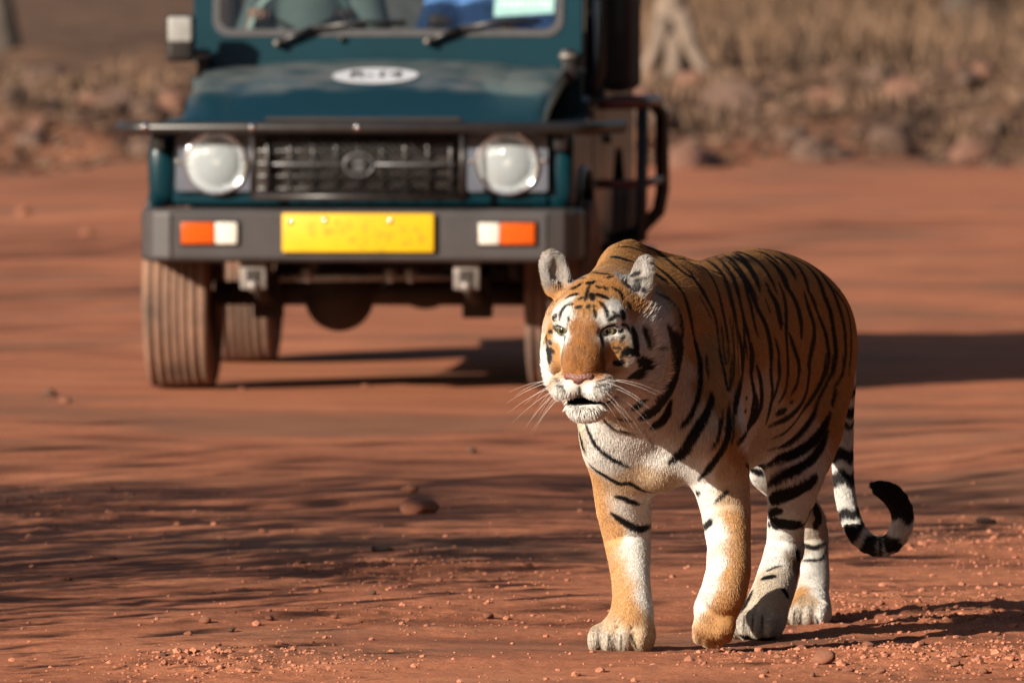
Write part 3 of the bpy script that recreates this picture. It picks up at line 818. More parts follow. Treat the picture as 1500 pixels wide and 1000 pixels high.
def build_tiger():
    fd = tiger_field()
    V, Fq = fd.mesh()
    V = smooth_mesh(V, Fq, 8)
    # drop any stray islands: keep everything (one field, one surface)
    N = vert_normals(V, Fq)
    paint = Paint(V, Fq)
    root = empty('tiger', tuple(TO))
    Vl = V - TO
    m, Nn, L, B = node_mat('tiger_skin')
    at = Nn.new('ShaderNodeAttribute'); at.attribute_name = 'fur_colour'
    L.new(at.outputs['Color'], B.inputs['Base Color'])
    B.inputs['Roughness'].default_value = .8
    B.inputs['Specular IOR Level'].default_value = .1
    body = mesh_obj('body', Vl, Fq, m, root, True)
    base_c = paint.base(V)
    # ears: pale grey inside, black behind
    for c0, R in EARS:
        q = (V - c0) @ R
        e_ = (np.abs(q[:, 0]) < .05) & (q[:, 2] > -.035) & (q[:, 2] < .085) & (np.abs(q[:, 1]) < .05)
        fr = e_ & (q[:, 1] > -.001 + .012 * (q[:, 0] / .04)**2 * 0) & (q[:, 2] > -.03)
        wt = np.where(fr, sstep(-.004, .006, q[:, 1]) * sstep(-.035, -.005, q[:, 2]), 0)[:, None]
        base_c = base_c * (1 - wt) + np.array((.27, .25, .235)) * wt
        dk = np.where(fr & (((c0 - HC) @ hx) > 0), sstep(.030, -.005, q[:, 2]) * sstep(.024, .014, np.abs(q[:, 0])) * sstep(.012, .004, q[:, 1]), 0)[:, None]
        base_c = base_c * (1 - .85 * dk) + np.array((.02, .017, .015)) * .85 * dk
        bk = np.where(e_, sstep(-.012, -.018, q[:, 1]) * sstep(.015, .03, q[:, 2]), 0)[:, None]
        base_c = base_c * (1 - bk) + np.array((.02, .016, .014)) * bk
    blk = paint.black(V)[:, None]
    hv = head_local(V)
    mth = (np.abs(hv[:, 2] + .128) < .0105) & (hv[:, 1] > .06) & (np.abs(hv[:, 0]) < .052)
    blk[mth] = 1.0
    colr = base_c * (1 - blk) + np.array((0.006, 0.005, 0.005)) * blk
    # nearest-vertex lookup on a coarse grid
    cs = .006; lo0 = V.min(0) - .03; dims = np.ceil((V.max(0) - lo0 + .03) / cs).astype(int) + 1
    grid = np.full(dims, -1, np.int32)
    vi = np.floor((V - lo0) / cs).astype(int)
    grid[vi[:, 0], vi[:, 1], vi[:, 2]] = np.arange(len(V))
    for ax in range(3):
        for sh_ in (1, -1):
            r_ = np.roll(grid, sh_, ax); grid = np.where(grid < 0, r_, grid)
    def bvh_jitter(Q):
        qi = np.clip(np.floor((Q - lo0) / cs).astype(int), 0, dims - 1)
        g_ = grid[qi[:, 0], qi[:, 1], qi[:, 2]]
        return g_
    ca = body.data.color_attributes.new('fur_colour', 'FLOAT_COLOR', 'POINT')
    ca.data.foreach_set('color', np.concatenate([colr, np.ones((len(colr), 1))], 1).astype(np.float32).ravel())
    # ------------------------------------------------------------ fur
    A = V[Fq]; nA = np.cross(A[:, 2] - A[:, 0], A[:, 3] - A[:, 1]); area = np.linalg.norm(nA, axis=1) / 2
    cen = A.mean(1)
    hl = head_local(cen)
    dens = np.where(np.linalg.norm(hl, axis=1) < .24, 2.2, 1.0)
    w = area * dens; w /= w.sum()
    n = int(os.environ.get('FUR', '720000'))
    k = rng.choice(len(Fq), n, p=w)
    a, b = rng.random(n), rng.random(n)
    root_p = ((1 - a) * (1 - b))[:, None] * A[k, 0] + (a * (1 - b))[:, None] * A[k, 1] + (a * b)[:, None] * A[k, 2] + ((1 - a) * b)[:, None] * A[k, 3]
    nn = N[Fq[k]].mean(1); nn /= np.linalg.norm(nn, axis=1, keepdims=True)
    P = root_p
    h = head_local(P); hd = np.linalg.norm((h - np.array((0, -.01, -.01))) / np.array((1, 1, 1)), axis=1)
    S = (P - TO) @ SD; Lt = (P - TO) @ LD; Z = P[:, 2]
    whead = sstep(.235, .17, hd) * (h[:, 1] > -.16)
    istail = (P[:, 1] > 26.47) & (P[:, 0] > .70) & (Z < .72)
    leg = sstep(.46, .36, Z)
    # direction the coat lies
    D = SD[None] * (1 - leg)[:, None] + np.array((0, 0, -1))[None] * (0.55 + .6 * leg)[:, None]
    chest = (sstep(-.02, -.12, S) * (1 - leg) * (Z < .72))[:, None]
    D = D * (1 - chest) + np.array((0, 0, -1.0)) * chest
    hdw = h - np.array((0, .175, -.075)); hdw[:, 1] *= 1.0
    Dh = hdw @ HR.T; Dh /= np.linalg.norm(Dh, axis=1, keepdims=True)
    D = D * (1 - whead)[:, None] + Dh * whead[:, None]
    if istail.any():
        ki = np.argmin(((P[istail][:, None] - tail_p[None])**2).sum(-1), 1)
        tg = np.gradient(tail_p, axis=0); tg /= np.linalg.norm(tg, axis=1, keepdims=True)
        D[istail] = tg[ki]
    D = D + rng.normal(0, .11, D.shape)
    D -= nn * (D * nn).sum(1)[:, None]
    D /= np.linalg.norm(D, axis=1, keepdims=True) + 1e-9
    ln = np.full(n, .010)
    ln = ln * (1 - leg) + .0070 * leg; ln = np.where(istail, .014, ln)
    bel = sstep(.47, .42, Z) * sstep(.33, .36, Z) * sstep(-.1, .0, S) * sstep(.8, .7, S) * sstep(.0, -.3, nn[:, 2])
    ln = ln + .012 * bel
    ln = ln + .006 * sstep(-.02, -.10, S) * sstep(.66, .56, Z) * sstep(.40, .47, Z)
    fa = sstep(.02, .10, h[:, 1])
    lh = .014 * (1 - fa) + .0065 * fa
    ruff = sstep(.075, .105, np.abs(h[:, 0])) * sstep(.05, 0, h[:, 1]) * sstep(.09, .03, h[:, 2])
    lh = lh + .018 * ruff
    lh = np.where((h[:, 2] < -.135) & (h[:, 1] > .06), .016, lh)
    ear = (h[:, 2] > .105) & (np.abs(h[:, 0]) > .055)
    lh = np.where(ear, .0065, lh)
    earin = ear & (h[:, 1] > -.035)
    lh = np.where(earin, .009, lh)
    ln = ln * (1 - whead) + lh * whead
    ln = ln * rng.uniform(.65, 1.25, n)
    # bare places: nose leather, eyes, mouth
    nose = (np.abs(h[:, 0]) < .030) & (h[:, 1] > .148) & (h[:, 2] > -.105) & (h[:, 2] < -.062)
    eyes = (np.hypot((np.abs(h[:, 0]) - .0535) / 1.6, h[:, 2] - .020) < .0115) & (h[:, 1] > .06)
    mouth = (np.abs(h[:, 2] + .128) < .012) & (h[:, 1] > .07) & (np.abs(h[:, 0]) < .05)
    keep = ~(nose | eyes | mouth) & (Z > .004)
    P, nn, D, ln = P[keep], nn[keep], D[keep], ln[keep]
    lift = (.34 - .06 * leg[keep]) + .25 * (whead[keep] * ruff[keep])
    n = len(P)
    Q0 = P + D * (ln * .25)[:, None]; Q1 = P + D * (ln * .85)[:, None]
    kj = k[keep]; pick = Fq[kj, rng.integers(0, 4, n)]
    far_ = rng.random(n) < .35                      # let neighbouring colours mingle
    c = base_c[pick]
    jj = bvh_jitter(P[far_] + rng.normal(0, 1, (int(far_.sum()), 3)) * np.stack([np.full(int(far_.sum()), .005)] * 2 + [np.where(P[far_][:, 2] < .45, .018, .005)], 1))
    jj = np.where(jj < 0, pick[far_], jj)
    c[far_] = base_c[jj]
    b0 = paint.black(Q0 + rng.normal(0, .0011, Q0.shape))[:, None]; b1 = paint.black(Q1 + rng.normal(0, .0016, Q1.shape))[:, None]; bl = b0[:, 0]
    BK = np.array((0.006, 0.005, 0.005))
    var = rng.normal(1, .13, (n, 1)) * (0.84 + 0.32 * fbm(P[:, 0] * 70 + P[:, 1] * 40, P[:, 2] * 60 + P[:, 1] * 30, 3))[:, None]; c = np.clip(c * var, .004, .95)
    # a few pale guard hairs
    g = rng.random(n) < .06
    c[g] = np.clip(c[g] * 1.3, 0, .9)
    cp = np.stack([(c * (1 - b0) + BK * b0) * .75, (c * (1 - b0) + BK * b0) * .9, c * (1 - b1) + BK * b1, (c * (1 - b1) + BK * b1) * 1.06], 1)  # strand shading painted in: roots darkened, tips lightened
    pts = np.zeros((n, 4, 3))
    for j, t in enumerate((0, .35, .7, 1.0)):
        pts[:, j] = P - nn * .0005 + ln[:, None] * (t * D * (1 + .1 * t) + nn * (lift[:, None] * (t - .45 * t * t)))
    cu = bpy.data.hair_curves.new('fur')
    cu.add_curves([4] * n)
    cu.attributes['position'].data.foreach_set('vector', (pts - TO).astype(np.float32).ravel()) if 'position' in cu.attributes else None
    ra = cu.attributes.new('radius', 'FLOAT', 'POINT') if 'radius' not in cu.attributes else cu.attributes['radius']
    rr = np.tile(np.array((.00046, .00041, .00030, .00008)), (n, 1)) * (0.8 + ln[:, None] / .03)
    ra.data.foreach_set('value', rr.astype(np.float32).ravel())
    hc = cu.attributes.new('fur_colour', 'FLOAT_COLOR', 'POINT')
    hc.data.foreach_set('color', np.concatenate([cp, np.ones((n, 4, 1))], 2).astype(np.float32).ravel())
    hm, Nn, L, B = node_mat('tiger_fur')
    at = Nn.new('ShaderNodeAttribute'); at.attribute_name = 'fur_colour'
    L.new(at.outputs['Color'], B.inputs['Base Color'])
    B.inputs['Roughness'].default_value = .55
    B.inputs['Specular IOR Level'].default_value = .25
    cu.materials.append(hm)
    fo = bpy.data.objects.new('fur', cu); col.objects.link(fo); fo.parent = root
    fo['kind'] = 'stuff'
    # ------------------------------------------------------------ eyes, nose, whiskers
    def ball(name, c, r, mt, seg=24, ring=14, R=None):
        bm = bmesh.new()
        bmesh.ops.create_uvsphere(bm, u_segments=seg, v_segments=ring, radius=1)
        me = bpy.data.meshes.new(name)
        M = Matrix.Identity(4)
        if R is not None:
            for i in range(3):
                for j in range(3): M[i][j] = R[i, j] * r[j]
        else:
            for i in range(3): M[i][i] = r[i]
        bm.transform(M); bm.to_mesh(me); bm.free()
        for p in me.polygons: p.use_smooth = True
        o = bpy.data.objects.new(name, me); col.objects.link(o)
        me.materials.append(mt); o.parent = root; o.location = tuple(c - TO)
        return o
    em, Nn, L, B = node_mat('tiger_eye')
    tcn = Nn.new('ShaderNodeTexCoord')
    dt = Nn.new('ShaderNodeVectorMath'); dt.operation = 'DOT_PRODUCT'
    nv = Nn.new('ShaderNodeVectorMath'); nv.operation = 'NORMALIZE'
    L.new(tcn.outputs['Object'], nv.inputs[0]); L.new(nv.outputs[0], dt.inputs[0])
    look = -LD * 0.55 * 0 + hy * 1.0 - hx * .12; look /= np.linalg.norm(look)
    dt.inputs[1].default_value = tuple(look)
    rp = Nn.new('ShaderNodeValToRGB'); rp.color_ramp.interpolation = 'EASE'
    els = rp.color_ramp.elements
    els[0].position = .0; els[0].color = (.02, .015, .01, 1)
    els[1].position = .76; els[1].color = (.03, .02, .01, 1)
    for p_, c_ in ((.80, (.07, .065, .03, 1)), (.88, (.12, .115, .06, 1)), (.93, (.08, .075, .04, 1)), (.975, (.004, .004, .004, 1))):
        x = els.new(p_); x.color = c_
    L.new(dt.outputs['Value'], rp.inputs['Fac']); L.new(rp.outputs['Color'], B.inputs['Base Color'])
    B.inputs['Roughness'].default_value = .06; B.inputs['Coat Weight'].default_value = .6
    for sx in (1, -1):
        ball('eye', H(.0535 * sx, .0875, .020), (.0180,) * 3, em)
    nm = mat('nose_leather', (.15, .060, .048), .45, var=.4, scale=160, bump=.5)
    # nose leather: heart-shaped pad
    nf = Field(H(0, .165, -.085) - .055, H(0, .165, -.085) + .055, .0022)
    nf.ellipsoid(H(0, .168, -.074), (.033, .016, .0125), HR, .008)
    nf.ellipsoid(H(.017, .166, -.074), (.016, .016, .013), HR, .008); nf.ellipsoid(H(-.017, .166, -.074), (.016, .016, .013), HR, .008)
    nf.cone(H(0, .172, -.078), H(0, .166, -.100), .013, .006, .010)
    for sx in (1, -1):
        nf.ellipsoid(H(.020 * sx, .182, -.083), (.0085, .010, .0055), HR, .003, cut=True)
    v2, f2 = nf.mesh()
    mesh_obj('nose', v2 - TO, f2, nm, root, True)
    wm = mat('whisker', (.85, .82, .78), .4, var=.05)
    wr = random.Random(5)
    for sx in (1, -1):
        for row in range(4):
            for j in range(4 if row else 3):
                p0 = H(sx * (.034 + .010 * j), .165 - .012 * j - .004 * row, -.082 - .010 * row)
                out = hx * sx * (1.0) + hy * (.25 - .25 * j) + hz * (-.10 - .24 * row + wr.uniform(-.15, .2))
                out /= np.linalg.norm(out)
                Lw = wr.uniform(.07, .13)
                vs = []; fs = []
                for q in range(8):
                    t = q / 7
                    p = p0 + out * Lw * t + np.array((0, 0, -1)) * .035 * t * t - TO
                    r_ = .00055 * (1 - .8 * t)
                    for a_ in range(3):
                        th = a_ * 2.094
                        vs.append(tuple(p + hy * math.cos(th) * r_ + hz * math.sin(th) * r_))
                    if q:
                        for a_ in range(3):
                            fs.append(((q - 1) * 3 + a_, (q - 1) * 3 + (a_ + 1) % 3, q * 3 + (a_ + 1) % 3, q * 3 + a_))
                mesh_obj('whisker', vs, fs, wm, root, True)
    # tongue and dark mouth lining
    return root
tiger = build_tiger()
tag(tiger, 'striped orange and white tigress walking with one forepaw lifted on the dirt road', 'tiger')
# ============================================================ SAFARI JEEP
JEEP_YAW = math.radians(-4.0)
jp = W(525, 380, 39.5); 
jeep = empty('safari_jeep', (jp[0], 39.5, 0.0), JEEP_YAW)
tag(jeep, 'dark teal open safari jeep with yellow number plate facing the camera', 'jeep')

TEAL = mat('teal_paint', (0.0008, 0.021, 0.031), 0.38, var=.12, scale=3, coat=.12)
TEAL.node_tree.nodes['Principled BSDF'].inputs['Coat Roughness'].default_value = .06
TEAL.node_tree.nodes['Principled BSDF'].inputs['Specular IOR Level'].default_value = .18
BLACK = mat('black_steel', (0.010, 0.010, 0.011), 0.35, var=.3, scale=20, dust=.03)
DARK = mat('black_underside', (0.010, 0.009, 0.009), 0.8, var=.4, scale=25, dust=.10)
GREYP = mat('grey_bumper_plastic', (0.027, 0.027, 0.030), 0.5, var=.2, scale=9, dust=.06)
STEEL = mat('dull_steel', (0.19, 0.18, 0.17), 0.5, .6, var=.3, scale=30, dust=.25)
CHROME = mat('chrome', (0.75, 0.75, 0.76), 0.12, 1.0, var=.05)
SILVER = mat('silver_bezel', (0.11, 0.125, 0.16), 0.35, .3, var=.08, scale=8, dust=.06)
RUBBER = mat('tyre_rubber', (0.035, 0.030, 0.028), 0.85, var=.3, scale=40, dust=.8, bump=.3)
ORANGE_L = mat('orange_lens', (0.50, 0.075, 0.006), 0.2, var=.12, scale=60, coat=.5)
WHITE_L = mat('clear_lens', (0.62, 0.58, 0.52), 0.2, var=.2, scale=60, coat=.5)
YELLOW = mat('plate_yellow', (0.60, 0.36, 0.004), 0.45, var=.06, scale=12)
WHITE = mat('white_paint', (0.55, 0.56, 0.60), 0.45, var=.06, scale=10)
SEAT = mat('seat_vinyl', (0.06, 0.05, 0.045), 0.6, var=.3, scale=20, bump=.2)
MARK = mat('plate_ink', (0.16, 0.10, 0.02), 0.6, var=.3, scale=50)
BLACKINK = mat('black_ink', (0.02, 0.02, 0.025), 0.6, var=.2)
REDBR = mat('oxide_red_tube', (0.09, 0.022, 0.025), 0.4, var=.3, scale=20, dust=.2)

def bmesh_obj(name, bm, mt, parent, smooth=False):
    me = bpy.data.meshes.new(name)
    bmesh.ops.recalc_face_normals(bm, faces=bm.faces)
    bm.to_mesh(me); bm.free()
    if smooth:
        for p in me.polygons: p.use_smooth = True
    o = bpy.data.objects.new(name, me); col.objects.link(o)
    me.materials.append(mt)
    if parent: o.parent = parent
    return o
def box(name, lo, hi, mt, parent, bev=0.006, seg=2):
    bm = bmesh.new()
    bmesh.ops.create_cube(bm, size=1)
    for v in bm.verts:
        v.co = Vector(((lo[0] + hi[0]) / 2 + v.co.x * (hi[0] - lo[0]), (lo[1] + hi[1]) / 2 + v.co.y * (hi[1] - lo[1]), (lo[2] + hi[2]) / 2 + v.co.z * (hi[2] - lo[2])))
    if bev: bmesh.ops.bevel(bm, geom=bm.edges[:], offset=bev, segments=seg, profile=.6, affect='EDGES')
    return bmesh_obj(name, bm, mt, parent, bev > 0)
def tube(name, pts, r, mt, parent, seg=10, rads=None, closed=False, round_step=None):
    P = np.array(pts, float)
    if round_step: P = resample(P, round_step)
    n = len(P); vs = []; fs = []
    T = np.gradient(P, axis=0); T /= np.linalg.norm(T, axis=1, keepdims=True) + 1e-9
    up = np.array((0, 0, 1.0)) if abs(T[0][2]) < .9 else np.array((1.0, 0, 0))
    a = np.cross(T[0], up); a /= np.linalg.norm(a)
    for i in range(n):
        a = a - T[i] * (a @ T[i]); a /= np.linalg.norm(a) + 1e-9
        b = np.cross(T[i], a)
        rr = rads[i] if rads is not None else r
        for j in range(seg):
            th = 2 * math.pi * j / seg
            vs.append(tuple(P[i] + a * math.cos(th) * rr + b * math.sin(th) * rr))
        if i:
            for j in range(seg):
                fs.append(((i - 1) * seg + j, (i - 1) * seg + (j + 1) % seg, i * seg + (j + 1) % seg, i * seg + j))
    fs.append(tuple(range(seg))[::-1]); fs.append(tuple((n - 1) * seg + j for j in range(seg)))
    return mesh_obj(name, vs, fs, mt, parent, True)
def lathe(name, prof, c, axis, mt, parent, seg=40, smooth=True):
    """profile of (radius, offset) swung round an axis through c"""
    ax = np.array(axis, float); ax /= np.linalg.norm(ax)
    u = np.cross(ax, (0, 0, 1.0)); u = u / np.linalg.norm(u) if np.linalg.norm(u) > .1 else np.array((1.0, 0, 0))
    w = np.cross(ax, u); vs = []; fs = []
    n = len(prof)
    for j in range(seg):
        th = 2 * math.pi * j / seg
        for r, o_ in prof:
            vs.append(tuple(np.array(c) + ax * o_ + (u * math.cos(th) + w * math.sin(th)) * r))
    for j in range(seg):
        for i in range(n - 1):
            q = (j * n + i, j * n + i + 1, ((j + 1) % seg) * n + i + 1, ((j + 1) % seg) * n + i)
            fs.append(q)
    return mesh_obj(name, vs, fs, mt, parent, smooth)
def rrect(hx_, hz_, r, n=6):
    pts = []
    for cx, cz, a0 in ((hx_ - r, hz_ - r, 0), (-hx_ + r, hz_ - r, 90), (-hx_ + r, -hz_ + r, 180), (hx_ - r, -hz_ + r, 270)):
        for i in range(n + 1):
            a = math.radians(a0 + 90 * i / n)
            pts.append((cx + r * math.cos(a), cz + r * math.sin(a)))
    return pts
def plate(name, outline, y0, y1, mt, parent, fn=None):
    """extrude an x-z outline along y; fn maps (x,y,z) -> point"""
    n = len(outline); f = fn or (lambda x, y, z: (x, y, z))
    vs = [f(x, y0, z) for x, z in outline] + [f(x, y1, z) for x, z in outline]
    fs = [tuple(range(n))[::-1], tuple(range(n, 2 * n))] + [(i, (i + 1) % n, n + (i + 1) % n, n + i) for i in range(n)]
    return mesh_obj(name, vs, fs, mt, parent)
def ring_plate(name, outer, inner, y0, y1, mt, parent, fn=None):
    n = len(outer); f = fn or (lambda x, y, z: (x, y, z))
    vs = [f(x, y0, z) for x, z in outer] + [f(x, y0, z) for x, z in inner] + [f(x, y1, z) for x, z in outer] + [f(x, y1, z) for x, z in inner]
    fs = []
    for i in range(n):
        j = (i + 1) % n
        fs += [(i, j, n + j, n + i), (2 * n + i, 3 * n + i, 3 * n + j, 2 * n + j), (i, 2 * n + i, 2 * n + j, j), (n + i, n + j, 3 * n + j, 3 * n + i)]
    return mesh_obj(name, vs, fs, mt, parent)

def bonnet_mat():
    # teal paint with a grey sky reflection painted onto the flat top
    m, N, L, B = node_mat('bonnet_sky_reflection_paint')
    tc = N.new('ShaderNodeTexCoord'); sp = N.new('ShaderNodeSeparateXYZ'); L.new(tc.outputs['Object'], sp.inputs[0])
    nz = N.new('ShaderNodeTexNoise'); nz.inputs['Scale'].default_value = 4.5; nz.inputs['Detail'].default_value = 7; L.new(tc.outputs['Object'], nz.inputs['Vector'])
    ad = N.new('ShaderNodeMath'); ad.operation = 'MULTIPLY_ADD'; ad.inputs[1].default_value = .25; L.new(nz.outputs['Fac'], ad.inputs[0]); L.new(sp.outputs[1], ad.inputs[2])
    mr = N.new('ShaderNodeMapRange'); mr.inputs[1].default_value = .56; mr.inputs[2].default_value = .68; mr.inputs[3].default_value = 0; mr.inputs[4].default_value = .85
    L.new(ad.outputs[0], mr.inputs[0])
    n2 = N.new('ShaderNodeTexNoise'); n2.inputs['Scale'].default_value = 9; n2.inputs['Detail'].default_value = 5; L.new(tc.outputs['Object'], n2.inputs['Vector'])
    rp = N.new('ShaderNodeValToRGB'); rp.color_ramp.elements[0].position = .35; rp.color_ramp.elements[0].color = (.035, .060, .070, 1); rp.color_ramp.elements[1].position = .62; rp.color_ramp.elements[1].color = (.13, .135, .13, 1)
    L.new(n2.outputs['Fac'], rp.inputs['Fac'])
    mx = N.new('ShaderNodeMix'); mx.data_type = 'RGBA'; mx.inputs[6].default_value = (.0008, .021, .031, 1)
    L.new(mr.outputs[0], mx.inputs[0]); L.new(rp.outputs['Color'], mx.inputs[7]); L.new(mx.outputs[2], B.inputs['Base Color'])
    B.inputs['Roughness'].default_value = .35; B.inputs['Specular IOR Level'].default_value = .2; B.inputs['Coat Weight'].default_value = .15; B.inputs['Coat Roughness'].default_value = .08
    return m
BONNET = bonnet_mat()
# ---- bonnet: sloping nose, flat top with a raised middle
def bonnet():
    ys = [0.075, 0.10, 0.30, 0.44, 0.50, 0.70, 0.95, 1.20]
    zs = [0.935, 0.955, 1.000, 1.032, 1.042, 1.072, 1.103, 1.128]
    xs = [-.655, -.645, -.60, -.46, -.40, -.20, 0, .20, .40, .46, .60, .645, .655]
    lift = [-.05, -.006, 0, .002, .016, .022, .024, .022, .016, .002, 0, -.006, -.05]
    vs = []; fs = []
    for i, (y, z) in enumerate(zip(ys, zs)):
        k = min(1, max(0, (y - .30) / .2)); wid = 1 - .03 * (1 - y / 1.2)
        for x, l in zip(xs, lift):
            lf = l if l < 0 else l * k
            vs.append((x * wid, y, z + lf))
    n = len(xs)
    for i in range(len(ys) - 1):
        for j in range(n - 1):
            fs.append((i * n + j, i * n + j + 1, (i + 1) * n + j + 1, (i + 1) * n + j))
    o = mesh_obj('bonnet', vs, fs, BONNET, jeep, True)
    m = o.modifiers.new('solid', 'SOLIDIFY'); m.thickness = .012; m.offset = -1
    m = o.modifiers.new('bevel', 'BEVEL'); m.width = .012; m.segments = 3; m.limit_method = 'ANGLE'; m.angle_limit = math.radians(12)
    return o
bon = bonnet()
box('bonnet_latch', (-.03, .060, .928), (.05, .085, .948), mat('brass_latch', (.35, .27, .12), .4, .6), bon, .003)
box('bonnet_vent', (-.33, .085, .9515), (.35, .125, .9625), DARK, bon, .002)
for x in (.10, .14): lathe('bonnet_bolt', [(0, -.006), (.009, -.006), (.009, 0), (0, 0)], (x, .066, .943), (0, 1, 0), CHROME, bon, 10)
# white oval with the number
a_ = []
for i in range(40):
    t = 2 * math.pi * i / 40; a_.append((math.cos(t) * .152, math.sin(t) * .185))
def bon_z(y): return float(np.interp(y, [.44, .50, .70, .95, 1.2], [1.032 + .024 * .7, 1.042 + .024, 1.072 + .024, 1.103 + .024, 1.128 + .024]))
oy = 0.72
vs = [(x, oy + y, bon_z(oy + y) + .004) for x, y in a_]
oval = mesh_obj('number_oval', vs, [tuple(range(40))], WHITE, bon)
def glyph(name, body, size, mt, parent, place):
    cu = bpy.data.curves.new(name, 'FONT'); cu.body = body; cu.size = size; cu.align_x = 'CENTER'; cu.align_y = 'CENTER'; cu.extrude = .0005
    tmp = bpy.data.objects.new('tmp', cu); col.objects.link(tmp)
    dg = bpy.context.evaluated_depsgraph_get(); dg.update()
    me = bpy.data.meshes.new_from_object(tmp.evaluated_get(dg))
    bpy.data.objects.remove(tmp); bpy.data.curves.remove(cu)
    for v in me.vertices: v.co = Vector(place(v.co.x, v.co.y, v.co.z))
    o = bpy.data.objects.new(name, me); col.objects.link(o); me.materials.clear(); me.materials.append(mt); o.parent = parent
    return o
glyph('number_lettering', 'R-14', .16, BLACKINK, oval, lambda x, y, z: (x * .62, oy + y * 1.25, bon_z(oy + y * 1.25) + .008 + z))

# ---- front panel with grille opening and headlamps
fp = box('front_panel', (-.655, .075, .66), (.655, .13, .935), TEAL, jeep, .01)
gr = box('grille', (-.365, .055, .685), (.365, .078, .922), DARK, jeep, .006)
for i in range(5):
    z = .715 + i * .044
    box('slat', (-.355, .036, z - .006), (.355, .058, z + .006), BLACK, gr, .002, 1)
for i in range(9):
    x = -.32 + i * .08
    box('upright', (x - .007, .033, .69), (x + .007, .0565, .915), BLACK, gr, .002, 1)
BADGE = mat('dull_badge_metal', (.11, .11, .12), .4, .5, var=.3, scale=30)
mesh_m = mat('stone_guard_wire', (.03, .028, .028), .6, .3, var=.5, scale=60)
for i in range(30):                      # wire stone guard, crossed both ways
    for s_ in (1, -1):
        x0 = -.345 + i * .0238
        x1 = x0 + s_ * .20
        if abs(x1) > .36: continue
        tube('wire', [(x0, .026 + .003 * s_, .70), (x1, .026 + .003 * s_, .905)], .0020, mesh_m, gr, 4)
tube('badge_ring', [(math.cos(t) * .050, .018, .800 + math.sin(t) * .040) for t in np.linspace(0, 2 * math.pi, 25)], .0045, BADGE, gr, 6)
plate('badge_mark', [(-.028, .812), (.0, .826), (.030, .812), (.004, .803), (.028, .788), (.0, .774), (-.030, .788), (-.004, .797)], .016, .022, BADGE, gr)
box('badge_bar', (-.33, .022, .796), (-.052, .032, .806), BADGE, gr, .002, 1)
box('badge_bar', (.052, .022, .796), (.33, .032, .806), BADGE, gr, .002, 1)

REFL = mat('silvered_reflector', (.85, .88, .90), .35, .55, var=.05)
def headlamp(x):
    bz = ring_plate('headlight', rrect(.14, .098, .012), [(.110 * math.cos(2 * math.pi * (i + .5) / 28 ), .104 * .0 + .095 * math.sin(2 * math.pi * (i + .5) / 28)) for i in range(28)], .052, .080, SILVER, jeep,
                    lambda a, y, c: (x + a, y, .805 + c))
    lathe('rim', [(.097, .004), (.104, -.008), (.109, -.010), (.112, 0), (.110, .02)], (x, .050, .805), (0, 1, 0), CHROME, bz)
    lathe('reflector', [(.012, .075), (.03, .072), (.06, .055), (.085, .03), (.100, .0)], (x, .052, .805), (0, 1, 0), REFL, bz)
    lathe('bulb', [(0, -.02), (.012, -.016), (.016, 0), (.012, .03)], (x, .085, .805), (0, 1, 0), WHITE_L, bz, 16)
    gl, N, L, B = node_mat('lamp_glass')
    B.inputs['Transmission Weight'].default_value = .70; B.inputs['Roughness'].default_value = .12; B.inputs['Base Color'].default_value = (.86, .93, .97, 1); B.inputs['IOR'].default_value = 1.25
    wv = N.new('ShaderNodeTexWave'); wv.inputs['Scale'].default_value = 14; wv.inputs['Distortion'].default_value = 1.0
    tcn = N.new('ShaderNodeTexCoord'); L.new(tcn.outputs['Object'], wv.inputs['Vector'])
    bp = N.new('ShaderNodeBump'); bp.inputs['Strength'].default_value = .5; bp.inputs['Distance'].default_value = .004
    L.new(wv.outputs['Fac'], bp.inputs['Height']); L.new(bp.outputs['Normal'], B.inputs['Normal'])
    lathe('lens', [(.0001, -.030), (.03, -.028), (.06, -.021), (.085, -.010), (.100, .002)], (x, .050, .805), (0, 1, 0), gl, bz)
    for dx, dz in ((-.128, .005), (.128, .01)): lathe('screw', [(0, -.008), (.009, -.006), (.011, 0)], (x + dx, .054, .805 + dz), (0, 1, 0), CHROME, bz, 10)
    return bz
headlamp(-.503); headlamp(.515)

# ---- front wings (fenders) with rounded front edge and wheel arch
def wing(sx):
    # side profile y,z of the wing top/front, arch cut below
    top = [(.085, .655), (.070, .72), (.068, .80), (.075, .87), (.10, .915), (.16, .935), (.40, .945), (.80, .955), (1.20, .965)]
    arch = [(1.20, .50), (1.10, .50), (1.05, .62), (.95, .72), (.80, .775), (.62, .79), (.44, .775), (.30, .72), (.20, .655)]
    outl = top + arch
    xa, xb = .60 * sx, .742 * sx
    n = len(outl)
    bm = bmesh.new()
    A = [bm.verts.new((xa, y, z)) for y, z in outl]; Bv = [bm.verts.new((xb, y + (.02 if y < .2 else 0), z - .012)) for y, z in outl]
    bm.faces.new(A); bm.faces.new(Bv[::-1])
    es = []
    for i in range(n):
        bm.faces.new((A[i], Bv[i], Bv[(i + 1) % n], A[(i + 1) % n]))
    bm.edges.ensure_lookup_table()
    sel = [e_ for e_ in bm.edges if all(v in Bv for v in e_.verts)]
    bmesh.ops.bevel(bm, geom=sel, offset=.03, segments=4, profile=.5, affect='EDGES')
    w_ = bmesh_obj('wing', bm, TEAL, jeep, True)
    m = w_.modifiers.new('wn', 'WEIGHTED_NORMAL')
    # moulded arch lip
    tube('arch_lip', [((.742 + .006) * sx, y, z - .01) for y, z in arch[::-1]], .012, TEAL, w_, 8)
    box('inner_panel', (min(.40 * sx, .60 * sx), .14, .50), (max(.40 * sx, .60 * sx), 1.2, .93), DARK, w_, 0)
    return w_
wing(-1); wing(1)

